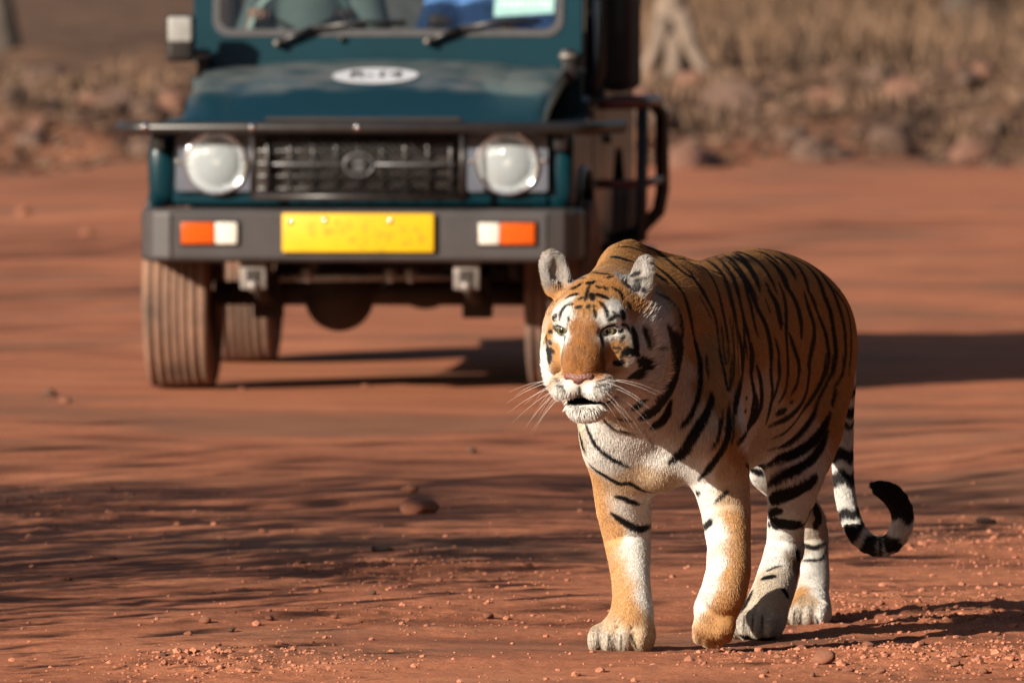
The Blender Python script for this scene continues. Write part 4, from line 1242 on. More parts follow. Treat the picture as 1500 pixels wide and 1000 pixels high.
# ---- bumper with lamps and number plate
def bumper():
    secs = [(-.768, .30), (-.768, .10), (-.755, .05), (-.715, .012), (-.66, 0), (.66, 0), (.715, .012), (.755, .05), (.768, .10), (.768, .30)]
    zz = [.462, .475, .632, .648]
    vs = []; fs = []
    for x, y in secs:
        s_ = 1 if x > 0 else -1
        for i, z in enumerate(zz):
            ins = .014 if i in (0, 3) else 0
            vs.append((x - s_ * ins * (abs(x) > .74), y + ins * (abs(x) < .765), z))
        for i, z in enumerate(zz[::-1]):
            vs.append((x - s_ * .05 * (abs(x) > .70), max(y, .0) + .06, z))
    n = 8
    for i in range(len(secs) - 1):
        for j in range(n):
            fs.append((i * n + j, i * n + (j + 1) % n, (i + 1) * n + (j + 1) % n, (i + 1) * n + j))
    fs.append(tuple(range(n))); fs.append(tuple((len(secs) - 1) * n + j for j in range(n))[::-1])
    o = mesh_obj('bumper', vs, fs, GREYP, jeep, False)
    m = o.modifiers.new('bevel', 'BEVEL'); m.width = .006; m.segments = 2
    return o
bump = bumper()
for x in (-.655, .655):
    box('end_seam', (x - .003, -.003, .478), (x + .003, .004, .63), BLACK, bump, 0)
for sx in (-1, 1):
    lm = box('turn_signal', (sx * .518 - .105, -.006, .518), (sx * .518 + .105, .006, .606), BLACK, bump, .003)
    oa, ob = (-.617, -.500) if sx < 0 else (.494, .616)
    wa, wb = (-.498, -.421) if sx < 0 else (.420, .492)
    box('orange_lens', (oa, -.016, .525), (ob, .002, .600), ORANGE_L, lm, .005)
    box('clear_lens', (wa, -.016, .525), (wb, .002, .600), WHITE_L, lm, .005)
npl = box('number_plate', (-.264, -.020, .498), (.264, -.006, .632), YELLOW, bump, .003)
npl['label'] = 'yellow number plate with worn illegible marks'
pr = random.Random(3)
for q in [(.19, .45, 9), (.27, .35, 6), (.36, .36, 8), (.43, .36, 7), (.54, .40, 8), (.46, .77, 5), (.54, .78, 5), (.63, .52, 8), (.71, .66, 9), (.80, .45, 6), (.82, .70, 9), (.89, .42, 6), (.91, .70, 9), (.30, .50, 5), (.64, .85, 5)]:
    fx, fz, k = q                                             # rubbed-out remains of the characters
    for _ in range(k):
        x = -.264 + .528 * (fx + pr.uniform(-.028, .028)); z = .632 - .134 * (fz + pr.uniform(-.14, .14)); w_, h_ = pr.uniform(.003, .008), pr.uniform(.002, .006)
        plate('worn_mark', [(x, z), (x + w_, z + h_ * .4), (x + w_ * .7, z + h_), (x - w_ * .3, z + h_ * .8)], -.0216, -.0200, MARK, npl)
for x, z in ((-.236, .603), (-.115, .610), (.112, .606)): lathe('plate_bolt', [(0, -.005), (.008, -.004), (.010, 0)], (x, -.020, z), (0, 1, 0), CHROME, npl, 12)

# ---- brush guard bar across the nose, ends standing out past the wings
gb = tube('guard_bar', [(-.84, .10, .925), (-.80, .005, .925), (-.74, -.035, .928), (0, -.040, .930), (.74, -.035, .928), (.80, .005, .925), (.90, .30, .93)], .022, BLACK, jeep, 12)
for x in (-.365, .365):
    tube('upright', [(x, -.030, .92), (x, -.034, .80), (x, -.030, .68)], .010, BLACK, gb, 8)
tube('lower_bar', [(-.365, -.032, .69), (.365, -.032, .69)], .013, BLACK, gb, 8)
box('guard_shelf', (-.74, -.02, .915), (.74, .09, .925), BLACK, gb, .003)
for x in (-.74, -.365, .0): lathe('bolt', [(0, -.008), (.010, -.006), (.013, 0)], (x, -.058, .932), (0, 1, 0), CHROME, gb, 10)
for sx in (-1, 1): box('bracket', (sx * .70 - .02, .0, .85), (sx * .70 + .02, .08, .92), BLACK, gb, .004)

# ---- windscreen frame, glass, wipers
WSY, RAKE = 1.235, math.tan(math.radians(12))
ws = lambda x, y, z: (x, WSY + y + (z - 1.12) * RAKE, z)
outer = [(x, 1.418 + z) for x, z in rrect(.70, .300, .05)]
inner = [(x, 1.467 + z) for x, z in rrect(.622, .225, .055)]
wf = ring_plate('windscreen_frame', outer, inner, 0, .05, TEAL, jeep, ws)
wf.modifiers.new('b', 'BEVEL').width = .006
in2 = [(x, 1.467 + z) for x, z in rrect(.604, .207, .045)]
ring_plate('rubber_seal', [(x, 1.467 + z) for x, z in rrect(.630, .233, .06)], in2, -.006, .030, mat('grey_rubber', (.03, .028, .032), .6), wf, ws)
gm, N, L, B = node_mat('windscreen_glass')
B.inputs['Base Color'].default_value = (.40, .50, .55, 1); B.inputs['Roughness'].default_value = .02
B.inputs['Transmission Weight'].default_value = 1.0; B.inputs['IOR'].default_value = 1.40
plate('windscreen_glass', [(x, 1.467 + z) for x, z in rrect(.612, .215, .05)], .010, .014, gm, jeep, ws)
box('cowl', (-.66, 1.17, 1.06), (.66, 1.26, 1.125), TEAL, jeep, .01)
for x0, z0, x1, z1, x2, z2 in ((-.385, 1.215, -.27, 1.262, .065, 1.283), (.155, 1.222, .26, 1.262, .55, 1.288)):
    wp = tube('wiper', [ws(x0, -.03, z0), ws(x1, -.030, z1)], .011, BLACK, jeep, 7)
    tube('blade', [ws(x1, -.026, z1), ws((x1 + x2) / 2, -.022, (z1 + z2) / 2 + .012), ws(x2, -.018, z2)], .009, BLACK, wp, 7)
    lathe('pivot', [(0, -.02), (.011, -.018), (.013, .02)], ws(x0 - .01, -.03, z0 - .005), (0, 1, 0), STEEL, wp, 12)
lathe('washer_jet', [(0, -.012), (.010, -.01), (.012, .01)], ws(-.165, -.012, 1.225), (0, 1, 0), BLACK, jeep, 10)
for sx in (-1, 1):                       # windscreen hinges standing on the cowl
    hg = box('windscreen_hinge', (sx * .655 - .022, 1.16, 1.08), (sx * .655 + .022, 1.225, 1.19), BLACK, jeep, .006)
    tube('hinge_pin', [(sx * .655 - .03, 1.155, 1.165), (sx * .655 + .03, 1.155, 1.165)], .010, STEEL, hg, 10)
# sun strip sticker, top corner of the screen
stk = plate('screen_sticker', [(.38, 1.305), (.595, 1.318), (.60, 1.42), (.385, 1.41)], .002, .004, mat('pale_green_sticker', (.22, .40, .40), .5, var=.06), jeep, ws)
for i in range(9):
    x = .405 + i * .0205
    plate('sticker_lettering', [(x, 1.338), (x + .012, 1.339), (x + .013, 1.362 + .004 * (i % 2)), (x + .001, 1.361)], .0002, .0018, mat('sticker_white', (.45, .58, .57), .5) if i == 0 else bpy.data.materials['sticker_white'], stk, ws)
# ---- mirrors
def mirror(sx, x):
    mr = box('side_mirror', (x - .052, 1.02, 1.145), (x + .050, 1.09, 1.312), BLACK, jeep, .022, 3)
    tube('arm', [(x, 1.07, 1.20), (x - sx * .02, 1.14, 1.19), (sx * .695, 1.24, 1.18)], .011, BLACK, mr, 8)
    box('mirror_shell', (x - .044, 1.008, 1.215), (x + .044, 1.03, 1.306), mat('pale_shell', (.24, .235, .225), .35, var=.15) if sx < 0 else BLACK, mr, .012, 3)
    lathe('shell_screw', [(0, -.006), (.008, -.004), (.010, 0)], (x + .005, 1.014, 1.235), (0, 1, 0), CHROME, mr, 10)
mirror(-1, -.722)
# ---- cab: firewall, dashboard, floor, tub, seats, steering wheel, roll bars
body = box('body_tub', (-.70, 1.24, .48), (.70, 1.30, 1.09), TEAL, jeep, .01)
for sx in (-1, 1):
    # low door then the rear quarter with its wheel arch
    sd = plate('body_side', [(1.26, .47), (1.26, 1.0), (1.34, 1.02), (2.1, 1.0), (2.15, 1.06), (3.92, 1.06), (3.95, 1.0), (3.95, .56), (3.40, .56), (3.33, .70), (3.18, .79), (2.98, .81), (2.78, .79), (2.63, .70), (2.56, .47)], .665, .725, TEAL, jeep,
               lambda a, b, c, sx=sx: (sx * b, a, c))
    sd.modifiers.new('b', 'BEVEL').width = .008
    plate('door_panel', [(1.34, .56), (1.34, .97), (2.08, .95), (2.08, .56)], .722, .735, TEAL, sd, lambda a, b, c, sx=sx: (sx * b, a, c))
    box('door_handle', (min(sx * .735, sx * .76), 1.95, .84), (max(sx * .735, sx * .76), 2.05, .87), BLACK, sd, .005)
box('floor_pan', (-.69, 1.28, .46), (.69, 3.94, .50), DARK, jeep, 0)
box('tail_panel', (-.70, 3.90, .50), (.70, 3.955, 1.05), TEAL, jeep, .008)
dash = box('dashboard', (-.66, 1.33, .98), (.66, 1.52, 1.20), DARK, jeep, .03, 3)
swr = tube('steering_wheel', [(-.34 + math.cos(t) * .19, 1.66 + math.sin(t) * .19 * .45, 1.245 + math.sin(t) * .19 * .88) for t in np.linspace(0, 2 * math.pi, 40)], .014, mat('wheel_cover', (.30, .36, .31), .5, var=.2), jeep, 8)
for t in (.5, 2.64, 4.71): tube('spoke', [(-.34, 1.67, 1.235), (-.34 + math.cos(t) * .185, 1.66 + math.sin(t) * .185 * .45, 1.245 + math.sin(t) * .185 * .88)], .010, DARK, swr, 6)
tube('column', [(-.34, 1.67, 1.235), (-.34, 1.45, 1.10)], .025, DARK, swr, 8)
for x in (-.34, .34):
    st = box('front_seat', (x - .25, 1.80, .70), (x + .25, 2.28, .86), SEAT, jeep, .05, 3)
    box('backrest', (x - .24, 2.26, .80), (x + .24, 2.38, 1.36), SEAT, st, .045, 3)
for y in (2.75, 3.45):
    st = box('rear_bench', (-.62, y, .98), (.62, y + .42, 1.10), SEAT, jeep, .04, 3)
    box('backrest', (-.62, y + .40, 1.08), (.62, y + .50, 1.55), SEAT, st, .04, 3)
    box('riser', (-.60, y + .03, .49), (.60, y + .38, .99), DARK, st, 0)
tube('roll_bar', [(-.66, 2.42, .98), (-.66, 2.44, 1.62), (-.60, 2.45, 1.74), (0, 2.45, 1.77), (.60, 2.45, 1.74), (.66, 2.44, 1.62), (.66, 2.42, .98)], .026, BLACK, jeep, 10)
tube('roll_bar', [(-.66, 3.85, 1.02), (-.66, 3.86, 1.62), (-.60, 3.86, 1.74), (0, 3.86, 1.77), (.60, 3.86, 1.74), (.66, 3.86, 1.62), (.66, 3.85, 1.02)], .026, BLACK, jeep, 10)
# ---- side guard of bent tube with a step, on the boarding side
for sx in (1,):
    sg_ = tube('side_guard', [(sx * .74, 2.35, .985), (sx * .88, 2.40, .985), (sx * .915, 2.48, .94), (sx * .915, 2.52, .66), (sx * .90, 2.52, .58), (sx * .82, 2.52, .50), (sx * .70, 2.52, .46)], .027, BLACK, jeep, 10)
    tube('top_rail', [(sx * .74, 1.60, .99), (sx * .88, 1.66, .99), (sx * .90, 2.42, .99)], .022, REDBR, sg_, 8)
    tube('mid_rail', [(sx * .73, 1.62, .70), (sx * .90, 1.68, .70), (sx * .91, 2.50, .70)], .016, REDBR, sg_, 8)
    tube('post', [(sx * .89, 1.68, .99), (sx * .885, 1.68, .50), (sx * .72, 1.68, .45)], .022, BLACK, sg_, 8)
    box('step_plate', (min(sx * .70, sx * .89), 1.62, .43), (max(sx * .70, sx * .89), 2.52, .455), BLACK, sg_, .004)
    # dark canvas-wrapped grab frame beside the front seats
    tube('grab_post', [(sx * .70, 1.62, .99), (sx * .74, 1.62, 1.10), (sx * .74, 1.62, 1.74)], .022, BLACK, sg_, 8)
box('canvas_roll', (.745, 1.66, 1.03), (.845, 2.40, 1.60), mat('black_canvas', (.010, .010, .012), .9, var=.5, scale=20, bump=.6), jeep, .04, 3)
# ---- wheels, axles, springs, chassis
def wheel(x, y, spare=False):
    R0, wd = .335, .235
    prof = []
    ribs = [-.095, -.07, -.066, -.040, -.036, -.014, -.010, .010, .014, .036, .040, .066, .070, .095]
    outer_ = [(.19, -.085), (.215, -.100), (.28, -.1045), (.315, -.100)]
    for i, o_ in enumerate(ribs):
        g = (i in (2, 3, 6, 7, 10, 11))
        outer_.append((R0 - (.0 if not g else 0) - .006 * abs(o_ / .095)**2, o_))
        if i in (1, 3, 5, 7, 9, 11) and i + 1 < len(ribs):
            mid = (o_ + ribs[i + 1]) / 2
            outer_.append((R0 - .012, o_ + .001)); outer_.append((R0 - .012, ribs[i + 1] - .001))
    outer_ += [(.315, .100), (.28, .1045), (.215, .100), (.19, .085)]
    outer_ = [(r_, o_ * 1.14) for r_, o_ in outer_]
    w_ = lathe('wheel', outer_, (x, y, R0), (1, 0, 0), RUBBER, jeep, 72)
    lathe('rim', [(.19, -.085), (.185, -.04), (.16, 0), (.05, .01), (.0, .012)], (x, y, R0), (1 if x > 0 else -1, 0, 0), STEEL, w_, 36)
    lathe('rim_well', [(.19, .085), (.185, .04), (.19, -.085)], (x, y, R0), (1, 0, 0), DARK, w_, 36)
    lathe('hub', [(.06, .0), (.055, .05), (.03, .07), (0, .07)], (x, y, R0), (1 if x > 0 else -1, 0, 0), STEEL, w_, 20)
    return w_
for x in (-.672, .672):
    wheel(x, .625); wheel(x, 3.0)
for y, dx in ((.625, -.12), (3.0, .0)):
    ax = tube('axle', [(-.55, y, .335), (.55, y, .335)], .042, DARK, jeep, 12)
    lathe('differential', [(0, -.11), (.06, -.10), (.115, -.05), (.125, 0), (.115, .05), (.06, .10), (0, .11)], (dx, y, .325), (0, 1, 0), DARK, ax, 24)
for sx in (-1, 1):
    ch = box('chassis_rail', (sx * .37 - .035, .05, .47), (sx * .37 + .035, 3.9, .56), DARK, jeep, .004)
    for yc in (.625, 3.0):
        sp_ = tube('leaf_spring', [(sx * .37, yc - .52, .40), (sx * .37, yc - .25, .335), (sx * .37, yc, .315), (sx * .37, yc + .25, .335), (sx * .37, yc + .52, .40)], .028, DARK, jeep, 6)
        box('spring_clamp', (sx * .37 - .05, yc - .06, .25), (sx * .37 + .05, yc + .06, .40), DARK, sp_, .006)
    shk = box('spring_shackle', (sx * .372 - .046, .055, .365), (sx * .372 + .046, .105, .465), STEEL, jeep, .006)
    box('shackle_slot', (sx * .372 - .024, .050, .395), (sx * .372 + .024, .058, .435), DARK, shk, .002)
    lathe('shackle_bolt', [(0, -.012), (.018, -.010), (.022, 0)], (sx * .372, .052, .378), (0, 1, 0), STEEL, shk, 10)
tr = tube('steering_rod', [(-.29, .16, .402), (.34, .16, .408)], .013, STEEL, jeep, 8)
for x in (-.19, .10, .17): lathe('rod_joint', [(0, -.03), (.022, -.02), (.024, .02), (0, .03)], (x, .16, .415), (0, 0, 1), STEEL, tr, 12)
box('front_crossmember', (-.42, .06, .47), (.42, .16, .55), DARK, jeep, .004)
box('radiator', (-.34, .14, .50), (.34, .20, .90), DARK, jeep, 0)
box('gearbox_guard', (-.22, .9, .30), (.22, 1.7, .47), DARK, jeep, .03)
box('fuel_tank', (-.40, 3.3, .32), (.40, 3.8, .48), DARK, jeep, .03)
for sx in (-1, 1): plate('mud_flap', [(sx * .55, .20), (sx * .73, .20), (sx * .73, .50), (sx * .55, .50)][::sx], 3.40, 3.41, DARK, jeep)
# ============================================================ PEOPLE IN THE JEEP
JM = Matrix.Translation(jeep.location) @ Matrix.Rotation(JEEP_YAW, 4, 'Z')
SKIN = mat('skin', (0.30, 0.15, 0.095), 0.5, var=.12, scale=12)
HAIRB = mat('black_hair', (0.012, 0.010, 0.009), 0.5, var=.3, scale=60, bump=.4)
EYEW = mat('eye_white', (0.7, 0.68, 0.66), 0.2, var=.03)
def person(label, x, y, shirt, trousers, hands, look=(0, -1, 0)):
    """seated figure in jeep coordinates: pelvis over (x, y), hands at the given points"""
    root = empty('person', tuple(JM @ Vector((x, y, .86))), JEEP_YAW)
    tag(root, label, 'person', None)
    o = np.array((x, y, .86))
    def P(a, b, c): return o + np.array((a, b, c))
    lo = o + np.array((-.42, -.75, -.50)); hi = o + np.array((.42, .28, .92))
    hip = P(0, .02, .09); chest = P(0, .10, .42); neck = P(0, .06, .60); head = P(0, .02, .745)
    sh = [P(-.185, .08, .50), P(.185, .08, .50)]
    el = [P(-.25, -.08, .30), P(.25, -.08, .30)]
    kn = [P(-.12, -.42, .10), P(.12, -.42, .10)]; an = [P(-.12, -.46, -.32), P(.12, -.46, -.32)]
    hp = [P(-.09, 0, .08), P(.09, 0, .08)]
    b = Field(lo, hi, .008)
    b.cone(hip, chest, .125, .13, .04); b.cone(chest, neck, .09, .055, .05); b.cone(neck, head, .052, .055, .02)
    b.ellipsoid(head + (0, .012, .02), (.075, .095, .105), None, .02)       # skull
    b.ellipsoid(head + (0, -.025, -.045), (.055, .062, .07), None, .02)     # jaw
    b.cone(head + (0, -.088, .015), head + (0, -.108, -.022), .010, .016, .012)   # nose
    b.ellipsoid(head + (0, -.080, -.060), (.026, .012, .010), None, .006)   # lips
    for s_ in (-1, 1):
        b.ellipsoid(head + (s_ * .076, .015, -.005), (.012, .024, .034), None, .008)   # ears
        b.ellipsoid(head + (s_ * .031, -.092, .018), (.016, .012, .010), None, .006, cut=True)
    for i in range(2):
        h = np.array(hands[i], float)
        b.cone(sh[i], el[i], .052, .042, .04); b.cone(el[i], h, .041, .026, .02)
        b.cone(hp[i], kn[i], .085, .062, .04); b.cone(kn[i], an[i], .058, .040, .03); b.cone(an[i], an[i] + (0, -.15, -.05), .036, .030, .02)
        # hand: palm, four fingers curled, thumb on the side
        d = h - el[i]; d /= np.linalg.norm(d)
        sd = np.array((1.0, 0, 0)); sd = sd - d * (sd @ d); sd /= np.linalg.norm(sd); dn = np.cross(d, sd); dn = dn if dn[2] < 0 else -dn
        b.cone(h, h + d * .05, .026, .030, .02)
        for f_ in range(4):
            k = (f_ - 1.5) * .020; ln_ = (.034, .042, .040, .030)[f_]
            p0 = h + d * .065 + sd * k; p1 = p0 + d * ln_; p2 = p1 + d * .010 + dn * .030
            b.cone(p0, p1, .0105, .0095, .004); b.cone(p1, p2, .0095, .008, .003)
        t0 = h + d * .02 - sd * (.028 if i else -.028); t1 = t0 + d * .04 - sd * (.012 if i else -.012)
        b.cone(t0, t1, .011, .009, .006)
    v, f = b.mesh(); v = smooth_mesh(v, f, 2)
    mesh_obj('body', v - o, f, SKIN, root, True)
    for s_ in (-1, 1):
        bm = bmesh.new(); bmesh.ops.create_uvsphere(bm, u_segments=12, v_segments=8, radius=.012)
        e_ = bmesh_obj('eye', bm, EYEW, root, True); e_.location = tuple(head + (s_ * .031, -.082, .018) - o)
        bm = bmesh.new(); bmesh.ops.create_uvsphere(bm, u_segments=10, v_segments=6, radius=.0065)
        i_ = bmesh_obj('iris', bm, HAIRB, e_, True); i_.location = (0, -.0075, 0)
    c = Field(lo, hi, .010)
    c.cone(hip, chest, .150, .150, .05); c.cone(chest, P(0, .07, .55), .12, .075, .06); c.ellipsoid(P(0, .02, .13), (.17, .13, .10), None, .05)
    for i in range(2):
        c.cone(sh[i], el[i], .068, .060, .05); c.cone(el[i], el[i] + (np.array(hands[i]) - el[i]) * .25, .056, .054, .02)
    c.ellipsoid(neck + (0, -.04, .01), (.05, .06, .05), None, .02, cut=True)
    v, f = c.mesh(); v = smooth_mesh(v, f, 2)
    mesh_obj('shirt', v - o, f, shirt, root, True)
    c = Field(lo, hi, .012)
    c.ellipsoid(P(0, .02, .06), (.17, .14, .10), None, .03)
    for i in range(2):
        c.cone(hp[i], kn[i], .100, .078, .04); c.cone(kn[i], an[i] + (0, 0, .03), .074, .058, .03)
    v, f = c.mesh()
    mesh_obj('trousers', v - o, f, trousers, root, True)
    c = Field(lo, hi, .008)
    c.ellipsoid(head + (0, .028, .045), (.084, .100, .100), None, .01)
    c.ellipsoid(head + (0, -.075, -.03), (.075, .075, .085), None, .02, cut=True)
    v, f = c.mesh()
    mesh_obj('hair', v - o, f, HAIRB, root, True)
    return root
KHAKI = mat('cream_shirt', (0.07, 0.085, 0.075), .8, var=.12, scale=18, bump=.3)
BLUESH = mat('light_blue_shirt', (0.13, 0.25, 0.52), .8, var=.15, scale=18, bump=.3)
NAVY = mat('navy_trousers', (0.02, 0.025, 0.045), .85, var=.2, scale=18)
person('driver in a cream shirt with both hands on the steering wheel', -.34, 2.12, KHAKI, NAVY, ((-.52, 1.75, 1.285), (-.17, 1.75, 1.285)))
person('passenger in a light blue shirt seated beside the driver', .32, 2.10, BLUESH, NAVY, ((.14, 1.70, 1.27), (.42, 1.66, 1.24)))
# ============================================================ STONES, SCRUB, TREES
def rock_mesh(name, seed, flat=.7, sub=2):
    r_ = random.Random(seed)
    bm = bmesh.new(); bmesh.ops.create_icosphere(bm, subdivisions=sub, radius=1)
    planes = [(Vector((r_.gauss(0, 1), r_.gauss(0, 1), r_.gauss(0, 1))).normalized(), r_.uniform(.55, .9)) for _ in range(9)]
    for v in bm.verts:
        for n_, d_ in planes:                 # facets
            k = v.co.dot(n_)
            if k > d_: v.co -= n_ * (k - d_)
        v.co += v.co.normalized() * r_.uniform(-.05, .05)
        v.co.z *= flat
    me = bpy.data.meshes.new(name); bm.to_mesh(me); bm.free()
    return me
CLOD = mat('red_clod', (0.36, 0.14, 0.08), .95, var=.3, scale=18, bump=.8, bscale=30)
ROCK = mat('brown_rock', (0.085, 0.048, 0.033), .9, var=.45, scale=4, bump=.8, bscale=9)
ROCKR = mat('red_rock', (0.135, 0.062, 0.04), .9, var=.4, scale=4, bump=.8, bscale=9)
DARKST = mat('dark_stick', (0.05, 0.03, 0.024), .9, var=.4, scale=30, bump=.5)
def ground_at(u, v):
    """where the ray through a photo pixel meets the road"""
    lo_, hi_ = 15.0, 140.0
    for _ in range(50):
        m_ = (lo_ + hi_) / 2; p = W(u, v, m_)
        if p[2] > float(G(np.array([p[0]]), np.array([m_]))[0]): lo_ = m_
        else: hi_ = m_
    return W(u, v, lo_)
def stone(u, v, wpx, ratio, mt, name, label, cat, group=None, seed=0, flat=.6, sub=2):
    p = ground_at(u, v); s_ = wpx * p[1] / F / 2
    me = rock_mesh(name, seed, 1.0, sub); o = bpy.data.objects.new(name, me); col.objects.link(o); me.materials.append(mt)
    for q in me.polygons: q.use_smooth = True
    o.location = (p[0], p[1], p[2] + s_ * flat * .55); o.scale = (s_, s_ * ratio, s_ * flat); o.rotation_euler = (0, 0, seed * 1.3)
    tag(o, label, cat, group)
    return o
stone(615, 752, 60, .9, CLOD, 'dirt_clod', 'large pale red earth block lying flat in the road', 'clod', seed=3, flat=.55, sub=3)
stone(492 + 108, 722, 30, .9, CLOD, 'dirt_clod', 'smaller red clod just behind the large earth block', 'clod', seed=4)
stone(560, 806, 44, .5, DARKST, 'bark_chip', 'dark flat bark chip lying on the road before the earth block', 'bark', seed=5, flat=.25)
stone(1208, 972, 46, .9, CLOD, 'dirt_clod', 'round red clod by the gravel below the hind paws', 'clod', seed=6)
stone(1442, 765, 38, .6, DARKST, 'dark_stone', 'dark flat stone on the road beside the curled tail tip', 'stone', seed=7, flat=.3)
for i, (u, v, w_) in enumerate(((1175, 952, 20), (1271, 948, 22), (1348, 944, 16), (1320, 950, 14), (1290, 985, 18), (1400, 975, 20), (1120, 985, 16), (715, 905, 20), (1150, 968, 12), (1440, 985, 16), (1460, 930, 14), (1242, 985, 22), (1190, 990, 14), (1375, 958, 13))):
    stone(u, v, w_, .9, CLOD, 'dirt_clod', 'small red clod among the gravel in front of the tiger', 'clod', 'small clods by the tiger', seed=20 + i)
for i, (u, v, w_) in enumerate(((72, 580, 26), (95, 590, 22), (34, 315, 26), (128, 345, 22), (690, 662, 18), (355, 572, 12), (535, 567, 12), (300, 912, 22), (338, 925, 16), (395, 908, 18), (275, 930, 15), (490, 905, 14), (240, 960, 14), (430, 950, 14), (320, 945, 12), (20, 735, 10), (165, 820, 14), (260, 770, 14), (385, 780, 14), (100, 850, 16), (545, 870, 14), (440, 825, 16), (655, 870, 12))):
    stone(u, v, w_, .9, CLOD if i % 4 else ROCKR, 'road_stone', 'loose reddish stone lying on the open road away from the tiger', 'stone', 'loose stones on the road', seed=50 + i)

# grit: thousands of crumbs, one object
def scatter_grit():
    base = []
    for k in range(5):
        me = rock_mesh('t', 900 + k, .7, 1)
        base.append((np.array([v.co[:] for v in me.vertices]), np.array([p.vertices[:] for p in me.polygons])))
        bpy.data.meshes.remove(me)
    N_ = 130000
    x = rng.uniform(-1.7, 1.9, N_); y = 23.7 + (rng.random(N_)**1.4) * 9.5
    keep = rng.random(N_) < np.clip(crumbly(x, y)**1.5 * 1.3 + .018, 0, 1) * .6
    x = x[keep]; y = y[keep]
    s_ = np.clip(rng.lognormal(math.log(.0030), .55, len(x)), .0015, .017)
    z = G(x, y) + s_ * .2
    Vs = []; Fs = []; off = 0
    for i in range(len(x)):
        bv, bf = base[i % 5]
        a = rng.uniform(0, 6.28); c_, n_ = math.cos(a), math.sin(a)
        q = bv * s_[i]
        Vs.append(np.stack([q[:, 0] * c_ - q[:, 1] * n_ + x[i], q[:, 0] * n_ + q[:, 1] * c_ + y[i], q[:, 2] + z[i]], 1))
        Fs.append(bf + off); off += len(bv)
    V_ = np.concatenate(Vs); F_ = np.concatenate(Fs)
    o = mesh_obj('gravel', V_, F_, CLOD)
    tag(o, 'loose red grit and crumbs on the dirt road', 'gravel', kind='stuff')
scatter_grit()

# ---- rocks of the bank behind the road
rk = [rock_mesh('rock', 300 + i, .75, 2) for i in range(8)]
rmats = [ROCK, ROCKR]
rr_ = random.Random(9)
def put_rock(x, y, s_, label, group, big=False):
    i = rr_.randrange(8)
    o = bpy.data.objects.new('rock', rk[i]); col.objects.link(o)
    if not rk[i].materials: rk[i].materials.append(rmats[0] if i % 3 else rmats[1])
    o.location = (x, y, float(G(np.array([x]), np.array([y]))[0]) + s_ * .25)
    o.scale = (s_ * rr_.uniform(.8, 1.4), s_ * rr_.uniform(.8, 1.2), s_ * rr_.uniform(.7, 1.1)); o.rotation_euler = (rr_.uniform(-.3, .3), rr_.uniform(-.3, .3), rr_.uniform(0, 6.28))
    red = rk[i].materials[0] == ROCKR
    foot = y < 79.8 + .25 * x
    lab = ('%s %s rock %s' % ('large' if s_ > .15 else 'medium' if s_ > .085 else 'small', 'reddish' if red else 'dark brown', 'at the foot of the stony bank' if foot else 'high on the stony bank'))
    tag(o, lab, 'rock', group)
for i in range(285):
    x = rr_.uniform(-5.5, 6.5) if i < 230 else rr_.choice((-1, 1)) * rr_.uniform(6, 12); y = 78.2 + .25 * x + rr_.random()**1.3 * 9
    put_rock(x, y, rr_.uniform(.04, .13) if rr_.random() < .9 else rr_.uniform(.14, .22), 'weathered brown rock on the stony bank behind the road', 'rocks on the bank')

# ---- dry grass and litter beyond the bank
def grass(n_, xr, yr, hgt, seed, clump=.25):
    r2 = np.random.default_rng(seed)
    nc = n_ // 14
    cx = r2.uniform(*xr, nc); cy = r2.uniform(*yr, nc); ch = r2.uniform(.5, 1.2, nc)
    i = r2.integers(0, nc, n_)
    x = cx[i] + r2.normal(0, clump, n_); y = cy[i] + r2.normal(0, clump, n_); h_ = hgt * ch[i] * r2.uniform(.4, 1.1, n_)
    z = G(x, y)
    a = r2.uniform(0, 6.28, n_); w_ = r2.uniform(.006, .014, n_); ln_ = r2.normal(0, .35, n_); lm = r2.normal(0, .35, n_)
    b0 = np.stack([x - np.cos(a) * w_, y - np.sin(a) * w_, z - .03], 1); b1 = np.stack([x + np.cos(a) * w_, y + np.sin(a) * w_, z - .03], 1)
    m0 = np.stack([x + ln_ * h_ * .35 - np.cos(a) * w_ * .8, y + lm * h_ * .35 - np.sin(a) * w_ * .8, z + h_ * .6], 1); m1 = m0 + np.stack([np.cos(a) * w_ * 1.6, np.sin(a) * w_ * 1.6, 0 * a], 1)
    t = np.stack([x + ln_ * h_, y + lm * h_, z + h_ * .95], 1)
    V_ = np.stack([b0, b1, m1, m0, t], 1).reshape(-1, 3)
    k = np.arange(n_)[:, None] * 5
    fs = (k + np.array([[0, 1, 2, 3]])).tolist() + (k + np.array([[3, 2, 4]])).tolist()
    return V_, fs
STRAW = mat('dry_straw', (0.14, 0.080, 0.046), .8, var=.55, scale=1.1)
V_, fs = grass(50000, (1.0, 19), (90, 125), .48, 4)
tag(mesh_obj('dry_grass', V_, fs, STRAW), 'tan dry grass growing beyond the stony bank', 'grass', kind='stuff')
V_, fs = grass(5000, (-18, 19), (80, 89), .20, 5, .15)
tag(mesh_obj('dry_grass', V_, fs, STRAW), 'sparse straw tufts on the stony bank', 'grass', kind='stuff')
